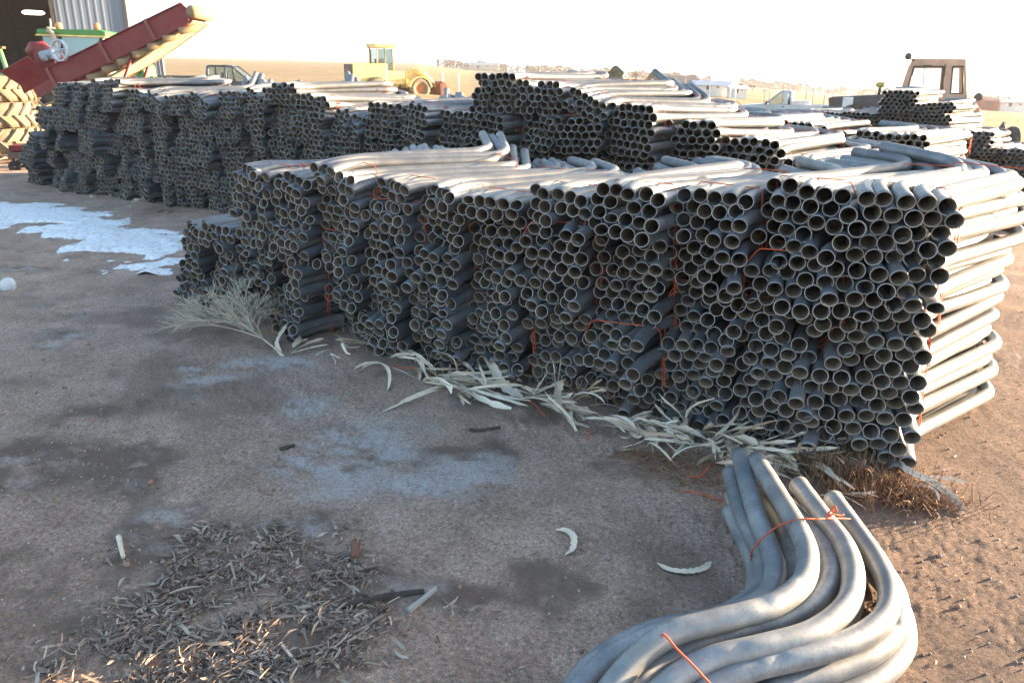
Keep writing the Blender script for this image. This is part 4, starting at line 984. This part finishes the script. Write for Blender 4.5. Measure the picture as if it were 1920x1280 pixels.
def loader():
    Y = 50; p = aty(742, 150, Y); gr = aty(790, 188, Y).z
    hd = math.radians(33)
    root = empty('wheel_loader', (p.x-.35, Y, gr), hd, 'yellow wheel loader with open cab and rusty bucket on the far side', 'wheel loader'); root.scale = (.88, .88, .86)
    h = .75
    MB().prism([(-3.0, 1.1), (-3.0, 2.35), (-.5, 2.45), (-.5, 1.1)], -h, h).build('engine_hood', YELLOW, root, .06)
    gq = MB(); gq.box((-3.04, 0, 1.72), (.1, 1.3, 1.3)); gq.build('rear_grille', DKGREY, root, .03)
    smv = MB(); smv.add([(-3.10, -.3, 1.55), (-3.10, .3, 1.55), (-3.10, 0, 2.15), (-3.12, -.3, 1.55), (-3.12, .3, 1.55), (-3.12, 0, 2.15)], [(0, 1, 2), (5, 4, 3), (0, 3, 4, 1), (1, 4, 5, 2), (2, 5, 3, 0)]); tri = smv.build('warning_triangle', paint('red_sign_rim', (.6, .05, .05)), root)
    s2 = MB(); s2.add([(-3.125, -.2, 1.61), (-3.125, .2, 1.61), (-3.125, 0, 2.0), (-3.135, -.2, 1.61), (-3.135, .2, 1.61), (-3.135, 0, 2.0)], [(0, 1, 2), (5, 4, 3), (0, 3, 4, 1), (1, 4, 5, 2), (2, 5, 3, 0)]); s2.build('triangle_face', WHITE, tri)
    MB().box((-2.9, 0, .95), (.5, 1.5, .35)).build('counterweight', YELLOW, root, .05)
    MB().box((-1.2, 0, .95), (3.2, .9, .5)).build('rear_frame', YELLOW, root, .03)
    cb = MB(); cb.box((-.3, 0, 1.5), (2.2, 1.4, .9)); cb.build('cab_base', YELLOW, root, .04)
    pz = MB()
    for x in (-.45, .75):
        for y in (-.65, .65): pz.tube([(x-.75, y, 1.9), (x*.95-.75, y*.98, 3.5)], .055, 6)
    pz.build('cab_post', YELLOW, root)
    MB().box((-.6, 0, 3.6), (1.5, 1.55, .28)).build('cab_roof', YELLOW, root, .04)
    gl = MB(); gl.box((-.6, -.66, 2.7), (1.1, .01, 1.4)); gl.box((-.6, .66, 2.7), (1.1, .01, 1.4)); gl.box((-.03, 0, 2.7), (.01, 1.2, 1.4)); gl.build('cab_glass', GLASSC, root)
    MB().box((-.75, 0, 2.5), (.5, .55, .5)).build('seat', DARK, root, .05)
    ex = MB(); ex.tube([(-1.5, -.3, 2.4), (-1.5, -.3, 3.25), (-1.55, -.3, 3.4)], [.05, .05, .04], 8); ex.tube([(-1.55, -.3, 3.4), (-1.75, -.3, 3.75)], .02, 6); ex.build('exhaust', DARK, root)
    ex = MB(); ex.tube([(-1.0, -.2, 2.4), (-1.0, -.2, 2.9)], .06, 8); ex.build('air_intake', YELLOW, root)
    MB().prism([(1.0, .8), (1.0, 1.9), (1.6, 2.2), (2.0, 2.0), (2.4, 1.2), (2.2, .7)], -.45, .45).build('front_frame', YELLOW, root, .04)
    ar = MB()
    for y in (-.55, .55): ar.tube([(1.6, y, 2.0), (2.6, y, 1.6), (3.5, y, .7)], [.16, .18, .13], 8)
    ar.tube([(1.7, 0, 2.1), (2.6, 0, 2.0), (3.3, 0, 1.25)], .09, 8); ar.build('lift_arm', YELLOW, root)
    for y in (-1.0, 1.0):
        fn = MB(); fn.lathe([(.82, -.28), (.88, -.28), (.88, .28), (.82, .28)], 32, 0, T((1.75, y, .72)) @ RX(PI/2), True, True); 
        k_ = [(i) for i in range(len(fn.f))]
        keep = [i for i in k_ if sum(fn.v[q][2] for q in fn.f[i])/4 > .95]; fn.f = [fn.f[i] for i in keep]; fn.mi = [0]*len(keep); fn.sm = [True]*len(keep)
        fn.build('fender', YELLOW, root)
        wheel(root, (1.75, y, .76), .76, .5, DUSTRUB, ORANGE, lug=18, hubr=.46)
        wheel(root, (-1.45, y, .76), .76, .5, DUSTRUB, ORANGE, lug=18, hubr=.46)
    bk = MB(); bk.prism([(3.3, .25), (3.25, 1.15), (3.45, 1.3), (3.5, 1.25), (3.36, 1.05), (3.42, .34), (4.3, .16), (4.35, .08), (3.4, .12)], -1.3, 1.3)
    for y in (-1.3, 1.28): bk.prism([(3.35, .2), (3.3, 1.2), (3.6, 1.25), (4.3, .12)], y, y+.03)
    bk.build('bucket', RUST, root, .01)
loader()
def tan_tractor():
    Y = 28.0; S = lambda px, py: (lambda q: (q.x, q.z))(aty(px, py, Y-.95))
    p = aty(1750, 150, Y); g = float(terrain(p.x, Y))
    root = empty('articulated_tractor', (p.x, Y, g), 0, 'tan articulated tractor with square cab and dark hood behind the far stack', 'tractor')
    th_ = math.radians(26); root.rotation_euler.z = -th_; c_, s_ = math.cos(th_), math.sin(th_); Ox, Oy = p.x-.95*s_, Y-.95*c_
    def q(px, py):
        d = ray(px, py); r = d.x/d.y; x = (r*Oy-Ox)/(c_+r*s_); y = Oy-x*s_; return (x, (CAM+d*(y/d.y)).z-g)
    # cab: pillars, roof, panels
    cab = MB(); y0, y1 = -.95, .95
    tl, tr, br_, bl = q(1712, 111), q(1812, 112), q(1814, 192), q(1688, 178)
    roofb = [q(1711, 110), q(1812, 111), q(1812, 127), q(1704, 127)]
    cab.prism(roofb, y0, y1)
    cab.prism([q(1684, 190), q(1688, 177), q(1814, 178), q(1816, 194)], y0, y1)
    for y in (y0, y1-.08):
        cab.prism([q(1704, 123), q(1717, 123), q(1701, 179), q(1685, 179)], y, y+.08)
        cab.prism([q(1769, 123), q(1789, 123), q(1783, 179), q(1763, 179)], y, y+.08)
        cab.prism([q(1804, 123), q(1812, 123), q(1814, 179), q(1803, 179)], y, y+.08)
    cab.build('cab', TAN, root, .015)
    ls = MB()
    for a in ([(1714, 125), (1770, 125), (1764, 176), (1699, 176)], [(1787, 125), (1806, 125), (1805, 176), (1782, 176)]):
        pp = [q(*c) for c in a]+[q(*a[0])]
        for i in range(4): ls.tube([(pp[i][0], y0-.01, pp[i][1]), (pp[i+1][0], y0-.01, pp[i+1][1])], .025, 6)
    ls.build('window_seal', DARK, root)
    PG = glass('pale_cab_glass', (.55, .62, .60), .8)
    for y in (y0+.04, y1-.04): gl = MB(); gl.add([(q(*c)[0], y, q(*c)[1]) for c in ((1712, 124), (1808, 124), (1808, 178), (1697, 178))], [(0, 1, 2, 3)]); gl.build('cab_glass', PG, root)
    dr = MB(); a, b = q(1773, 120), q(1766, 186); dr.tube([(a[0], y0-.012, a[1]), (b[0], y0-.012, b[1])], .012, 6); c1, c2 = q(1733, 126), q(1731, 160); dr.tube([(c1[0], y0-.04, c1[1]), (c2[0], y0-.04, c2[1])], .012, 6); c3 = q(1740, 124); dr.box((c3[0], y0-.05, c3[1]), (.25, .06, .05))
    dr.build('wiper', DARK, root)
    for (px, py) in ((1768, 130), (1767, 165)):
        e = q(px, py); MB().box((e[0], y0-.02, e[1]), (.06, .04, .12)).build('hinge', DARK, root)
    MB().prism([q(1560, 182), q(1692, 176), q(1692, 214), q(1566, 214), q(1552, 200), q(1551, 184)], -.55, .55).build('hood', paint('black_hood', (.045, .045, .055), .45, 0, .25), root, .02)
    MB().box((q(1588, 192)[0], -.56, q(1588, 192)[1]), (.34, .02, .34)).build('hood_patch', WHITE, root)
    nb = MB()
    for k in range(9):
        if k in (3, 6): continue
        e = q(1618+k*5.5, 210); nb.box((e[0], -.565, e[1]), (.055, .012, .05))
    nb.build('hood_lettering', STEEL, root)
    bd = MB(); bd.prism([q(1690, 178), q(1700, 190), q(1700, 230), q(1650, 230), q(1672, 200)], -.6, .6); bd.build('hood_shroud', TAN, root, .03)
    MB().prism([q(1560, 214), q(1830, 222), q(1830, 250), q(1560, 245)], -.5, .5).build('chassis', RUST, root, .02)
    fd = MB(); fd.prism([q(1755, 190), q(1828, 192), q(1836, 205), q(1826, 222), q(1818, 216), q(1760, 214)], -1.5, -.6); fd.build('fender', TAN, root, .02)
    fd = MB(); fd.prism([q(1755, 190), q(1828, 192), q(1836, 205), q(1826, 222), q(1818, 216), q(1760, 214)], .6, 1.5); fd.build('fender', TAN, root, .02)
    ed = MB(); a, b = q(1752, 189), q(1829, 191); ed.prism([(a[0], a[1]-.02), (a[0], a[1]+.03), (b[0], b[1]+.03), (b[0], b[1]-.02)], -1.53, -.55); ed.build('fender_edge', paint('blue_edge', (.25, .32, .55), .4), root)
    for (px, py, r) in ((1703, 106, .11), (1834, 182, .13)):
        ml = MB(); e = q(px, py); ml.tube([(e[0]+(.2 if px < 1750 else -.12), -.94, e[1]-.14), (e[0], -.99, e[1]-.03)], .022, 6); ml.lathe([(0, -.08), (r*.7, -.07), (r, .0), (r*.9, .05), (0, .05)], 16, 0, T((e[0], -1.0, e[1])) @ RX(PI/2) @ RY(.4)); ml.build('work_light', DARK, root)
    gp = MB(); e = q(1649, 160); gp.lathe([(0, .10), (.12, .10), (.155, .06), (.16, -.02), (.10, -.08), (0, -.09)], 20, 0, T((e[0], 0, e[1]))); dome = gp.build('antenna_dome', paint('yellow_black_dome', (.50, .42, .10), .5), root)
    gp = MB(); gp.tube([(e[0], 0, e[1]-.08), (e[0], 0, q(1649, 180)[1])], .045, 8); gp.build('antenna_post', DARK, dome)
    for x in (q(1600, 240)[0], q(1790, 240)[0]):
        for y in (-1.15, 1.15): wheel(root, (x, y, .62), .62, .5, BLACKRUB, TAN, lug=16)
tan_tractor()
def small_implement():
    Y = 20; p = aty(1880, 240, Y); z = aty(1880, 262, Y).z; g = float(terrain(p.x, Y))
    root = empty('rusty_implement', (p.x, Y, g), 0, 'small rusty implement with one upright dark tyre near the right edge', 'implement')
    q = lambda px, py: (aty(px, py, Y).x-p.x, aty(px, py, Y).z-g)
    mb = MB(); mb.prism([q(1864, 272), q(1866, 262), q(1886, 260), q(1887, 276)], -.25, .25); mb.prism([(-.3, .12), (-.3, q(1870, 275)[1]), (.05, q(1870, 275)[1]), (.05, .12)], -.2, .2); mb.build('frame', RUST, root, .01)
    mb = MB(); a = q(1875, 262); mb.lathe([(.12, -.02), (.13, .1), (.08, .3), (.02, .42), (0, .43)], 14, 0, T((a[0], 0, a[1]))); mb.build('pump', DKGREY, root)
    mb = MB(); a, b = q(1863, 262), q(1863, 240); mb.tube([(a[0], 0, a[1]), (b[0], 0, b[1])], [.05, .02], 6); a, b = q(1881, 255), q(1886, 230); mb.tube([(a[0], 0, a[1]), (b[0], 0, b[1])], .012, 6); mb.build('lever', DARK, root)
    a = q(1896, 265); wheel(root, (a[0], 0, max(.36, a[1])), .36, .2, BLACKRUB, RUST, steer=PI/2-.2)
    mb = MB(); mb.box((a[0]-.12, 0, a[1]), (.3, .08, .08)); mb.build('axle', RUST, root)
small_implement()
# ------------------------------------------------------------------ far field: trees, poles, buildings
def tree(px, pyb, Y, H, W, label, kind='bare', cat='tree', seed=1, mat=None, name=None, group=None):
    rng = random.Random(seed); b = aty(px, pyb, Y); g = b.z
    root = empty(name or ('bare_tree' if kind == 'bare' else 'evergreen_tree'), (b.x, Y, g), rng.uniform(0, 6), label, cat, group)
    tr = MB(); cr = MB()
    def lf(p, s):
        a, e = rng.uniform(0, 6.3), rng.uniform(-1.2, 1.2); u = Vector((math.cos(a)*math.cos(e), math.sin(a)*math.cos(e), math.sin(e)))*s
        v = u.orthogonal().normalized()*s*rng.uniform(.4, .8); cr.add([p-u, p+v, p+u, p-v], [(0, 1, 2, 3)])
    if kind == 'bare':
        def br(p, d, L, r, dep):
            q = p+d*L; tr.tube([p, p+d*L*.5+Vector((rng.gauss(0, .04), rng.gauss(0, .04), 0))*L, q], [r, r*.8, r*.6], 4, 0, False)
            if dep == 0:
                for _ in range(3): lf(q+Vector((rng.gauss(0, 1), rng.gauss(0, 1), rng.gauss(0, 1)))*L*.5, L*.16)
                return
            for _ in range(4 if dep > 1 else 5):
                a = rng.uniform(0, 6.3); dd = (d+Vector((math.cos(a), math.sin(a), rng.uniform(-.1, .5)))*.75*(W/H)*1.3).normalized(); br(p+d*L*rng.uniform(.55, 1), dd, L*rng.uniform(.55, .8), r*.55, dep-1)
        br(Vector((0, 0, 0)), Vector((0, 0, 1)), H*.34, H*.03, 4)
    else:
        tr.tube([(0, 0, 0), (0, 0, H*.5), (0, 0, H*.9)], [H*.05, H*.035, H*.01], 7)
        for _ in range(3800):
            t = rng.random()**.8; a = rng.uniform(0, 6.3); rad = W*.5*(math.sin(PI*min(1, .18+t*.80))**.8)*(.55+.45*rng.random())*(.85+.25*math.sin(a*3+t*9))
            lf(Vector((math.cos(a)*rad, math.sin(a)*rad, H*(.02+.98*t))), H*.045)
        for k in range(14):
            a = k*2.4; z = H*(.15+.05*k); tr.tube([(0, 0, z), (math.cos(a)*W*.32, math.sin(a)*W*.32, z+H*.06)], [H*.015, H*.005], 4)
    tr.build('trunk', BARK, root); cr.build('crown', mat or (TWIG if kind == 'bare' else NEEDLE), root)
BARK = paint('tree_bark', (.20, .14, .10), .9)
TWIG = husk_mat('bare_twigs', (.16, .11, .08), (.27, .20, .15), (.36, .29, .22)); NEEDLE = husk_mat('evergreen_needles', (.025, .045, .02), (.05, .075, .03), (.09, .10, .045))
OLIVE = husk_mat('olive_foliage', (.10, .10, .04), (.17, .15, .07), (.26, .22, .11))
PX = lambda n, Y: n*Y/1530.0
tree(1153, 156, 90, PX(30, 90), PX(34, 90), 'dark green round evergreen just behind the raised pipes on the middle stack', 'ever', seed=2)
tree(1222, 158, 120, PX(22, 120), PX(20, 120), 'olive evergreen standing right of the bare trees in the field', 'ever', seed=5, mat=OLIVE)
tree(1192, 158, 118, PX(27, 118), PX(20, 118), 'tallest bare brown tree between the two evergreens', seed=6)
tree(1178, 157, 118, PX(14, 118), PX(14, 118), 'small bare tree just left of the tallest bare tree', seed=7)
tree(1210, 158, 124, PX(14, 124), PX(14, 124), 'small bare tree touching the olive evergreen', seed=8)
for i, (px, h, w_) in enumerate(((1384, 18, 14), (1410, 20, 22), (1433, 12, 16))):
    tree(px, 172+i*2, 110, PX(h, 110), PX(w_, 110), ['bare tree right of the blue-roofed barn', 'widest bare tree behind the nose of the white pickup', 'low bare shrub right of the widest bare tree'][i], seed=20+i)
for i, px in enumerate((1840, 1853, 1866, 1880, 1893)):
    tree(px, 192+.3*i, 170, PX([18, 17, 20, 15, 17][i], 170), PX(20, 170), f'leafless hazy tree in the row right of the tan tractor, {NUM[i]} from the left', seed=30+i, group='trees right of the tan tractor')
def poles():
    for i, (px, yt, yb, Y) in enumerate(((951, 124, 142, 160), (1012, 126, 143, 170), (1154, 128, 150, 90), (1284, 144, 165, 80), (1330, 146, 164, 90), (1369, 152, 173, 70), (1379, 154, 174, 72), (1434, 160, 180, 70), (1443, 162, 178, 70), (1468, 160, 182, 65), (1512, 145, 176, 60), (1525, 148, 178, 62))):
        a = aty(px, yb, Y); b = aty(px, yt, Y); g = float(terrain(a.x, Y)); mb = MB(); H = b.z-g+.3
        mb.tube([(0, 0, -.3), (0, 0, H)], [PX(1.1, Y), PX(.8, Y)], 8)
        near = ['above the middle stack peak', 'right of the middle stack peak', 'in front of dark evergreen', 'beside brown roofs', 'in front of blue barn roof', 'right of blue barn', 'just right of the first barn pole', 'among the bare trees', 'right of the bare trees', 'at the white pickup nose', 'left of tan tractor dome', 'above the white pickup bed'][i]
        if i in (3, 4, 10): mb.box((0, 0, H*.9), (PX(9, Y), PX(.8, Y), PX(.8, Y)))
        o = mb.build('utility_pole', WHITE if i in (2, 5, 6) else GREYWOOD, None, 0, (a.x, Y, g)); tag(o, f'thin pole {near}', 'pole', 'poles in the far field')
    for i in range(9):
        px = 1548+i*15 if i < 7 else 860-30*(i-7); Y = 75 if i < 7 else 60
        b = aty(px, 170, Y); g = float(terrain(b.x, Y)); mb = MB(); mb.tube([(0, 0, -.1), (0, 0, 1.3)], .06, 6); o = mb.build('fence_post', WHITE if i > 6 else GREYWOOD, None, 0, (b.x, Y, g))
        tag(o, ('grey wooden fence post in the line left of the tan tractor' if i < 7 else 'white fence post standing right of the loader bucket'), 'fence post', 'fence posts by the field' if i < 7 else 'white posts by the loader')
poles()
def barn(px0, px1, pyb, Y, hw, hr, wall, roof, label, D=6):
    a = aty(px0, pyb, Y); b = aty(px1, pyb, Y); W = b.x-a.x; z = a.z
    root = empty('farm_building', (a.x, Y, z), math.atan2(b.z-a.z, W)*0, label, 'building')
    dz = b.z-a.z; z0 = min(0, dz)
    w_ = MB(); w_.box((W/2, D/2, (hw+z0-1)/2), (W, D, hw-z0+1)); w_.build('wall', wall, root)
    r = MB(); r.prism([(-.4, hw-.05), (D/2, hw+hr), (D+.4, hw-.05)], -.4, W+.4, 'x'); r.build('roof', roof, root)
    d_ = MB(); d_.box((W*.3, -.02, hw*.4), (W*.1, .05, hw*.8)); d_.box((W*.62, -.02, hw*.55), (W*.06, .05, hw*.3)); d_.build('door', DARK, root)
BROOF = paint('blue_metal_roof', (.22, .30, .42), .4); BRR = paint('brown_roof', (.28, .20, .16), .8); GRR = paint('grey_metal_roof', (.42, .44, .46), .5)
barn(1310, 1368, 168, 100, .55, .5, WHITE, BROOF, 'long farm building with a blue metal roof beyond the field')
barn(1262, 1306, 163, 104, .5, .9, GREYWOOD, BRR, 'farm building with a steep brown roof left of the blue roof')
barn(1232, 1266, 160, 108, .5, .35, WHITE, BRR, 'low farm building right of the olive evergreen')
barn(1375, 1400, 174, 96, .5, .3, WHITE, WHITE, 'small white shed right of the blue-roofed building', 3)
barn(880, 935, 128, 420, 1.6, 1.2, GREYWOOD, GRR, 'tiny distant farmstead on the horizon left of the pipe peak')
barn(1848, 1872, 199, 150, 1.0, .5, RED, RED, 'tiny red barn below the hazy trees at the right', 4)
barn(1876, 1935, 200, 152, .8, .5, WHITE, GRR, 'long low pale building at the right edge of the field', 5)
def far_masses():
    rng = random.Random(9); mb = MB()
    for i in range(14000):
        px = rng.choice((rng.uniform(820, 1010), rng.uniform(1000, 1300), rng.uniform(1230, 1560), rng.uniform(1560, 1960)))
        if fbm(np.array([px*.03]), np.array([.5]), 3, 6)[0] < .42 and rng.random() < .8: continue
        Y = 520+rng.uniform(-40, 40); p = aty(px, 150, Y); g = float(terrain(p.x, Y)); h = (1.6+5.5*float(fbm(np.array([px*.06]), np.array([3.5]), 3, 9)[0]))*rng.random()**.7
        s = rng.uniform(.4, 1.1); a = rng.uniform(0, 6); u = Vector((math.cos(a), math.sin(a), rng.uniform(-.5, .5)))*s; v = u.orthogonal().normalized()*s*.7; c = Vector((p.x, Y, g+h))
        mb.add([c-u, c+v, c+u, c-v], [(0, 1, 2, 3)])
    tag(mb.build('far_tree_line', husk_mat('far_brush', (.02, .015, .014), (.034, .024, .02), (.055, .04, .032))), 'faint line of bare brush and trees along the horizon', kind='stuff')
    rng = random.Random(19); mb = MB()
    for i in range(5000):
        px = rng.uniform(800, 1930); Y = rng.uniform(24, 85)**1.0; p = aty(px, 160, Y); z = gz(p.x, Y) if Y < 40 else float(terrain(p.x, Y)); h = rng.uniform(.04, .14)
        if fbm(np.array([p.x*.3]), np.array([Y*.3]), 2, 5)[0] < .5: continue
        a = rng.uniform(0, 6)
        for k in range(2): mb.add([(p.x, Y, z-.02), (p.x+.02, Y, z-.02), (p.x+math.cos(a+k)*h*.5, Y+math.sin(a+k)*h*.5, z+h)], [(0, 1, 2)])
    tag(mb.build('dry_grass', husk_mat('dry_grass', (.34, .24, .12), (.48, .36, .20), (.58, .46, .28))), 'sparse dry golden grass on the field', kind='stuff')
far_masses()
HZ = bpy.data.meshes.new('haze'); mbz = MB(); mbz.box((0, 330, 4), (1700, 1500, 60)); 
def haze():
    o = mbz.build('haze', []) if False else None
    me = bpy.data.meshes.new('haze'); me.from_pydata(mbz.v, [], mbz.f); m = bpy.data.materials.new('haze_air'); m.use_nodes = True; nt = m.node_tree
    nt.nodes.remove(nt.nodes['Principled BSDF']); v = nt.nodes.new('ShaderNodeVolumePrincipled'); v.inputs['Density'].default_value = HAZE; v.inputs['Color'].default_value = (.92, .93, .95, 1); v.inputs['Anisotropy'].default_value = .3
    nt.links.new(v.outputs[0], nt.nodes['Material Output'].inputs['Volume']); me.materials.append(m)
    o = bpy.data.objects.new('haze', me); COL.objects.link(o); tag(o, 'thin pale evening haze over the fields', kind='stuff')
HAZE = .0004
haze()
# ------------------------------------------------------------------ light
SUN_EL = math.radians(7.0); SUN_AZ = math.radians(22)
w = bpy.data.worlds.new('World'); scene.world = w; w.use_nodes = True
nt = w.node_tree; bg = nt.nodes['Background']; sky = nt.nodes.new('ShaderNodeTexSky'); sky.sky_type = 'NISHITA'; sky.sun_disc = False
sky.sun_elevation = SUN_EL; sky.sun_rotation = PI/2-SUN_AZ; sky.air_density = 1.0; sky.dust_density = 1.6; sky.ozone_density = 1.4
tcw = nt.nodes.new('ShaderNodeTexCoord'); sx = nt.nodes.new('ShaderNodeSeparateXYZ'); nt.links.new(tcw.outputs['Generated'], sx.inputs[0])
hz = nt.nodes.new('ShaderNodeMapRange'); hz.inputs['From Min'].default_value = .0; hz.inputs['From Max'].default_value = .30; hz.inputs['To Min'].default_value = .8; hz.inputs['To Max'].default_value = 0
nt.links.new(sx.outputs[2], hz.inputs['Value'])
nt.links.new(mix(nt, hz.outputs[0], sky.outputs[0], (1.8, 2.3, 3.2)), bg.inputs[0]); bg.inputs[1].default_value = .105
ld = bpy.data.lights.new('sun', 'SUN'); ld.energy = 5.0; ld.angle = math.radians(.6); ld.color = (1, .72, .45)
lo = bpy.data.objects.new('sun', ld); COL.objects.link(lo)
d = Vector((math.cos(SUN_AZ)*math.cos(SUN_EL), math.sin(SUN_AZ)*math.cos(SUN_EL), math.sin(SUN_EL)))
lo.rotation_euler = d.to_track_quat('Z', 'Y').to_euler(); lo.location = d*50
scene.view_settings.view_transform = 'Standard'; scene.view_settings.look = 'None'; scene.view_settings.gamma = 1
scene.view_settings.exposure = 2.95
scene.render.engine = 'CYCLES'; scene.cycles.max_bounces = 6; scene.cycles.diffuse_bounces = 3; scene.cycles.glossy_bounces = 3
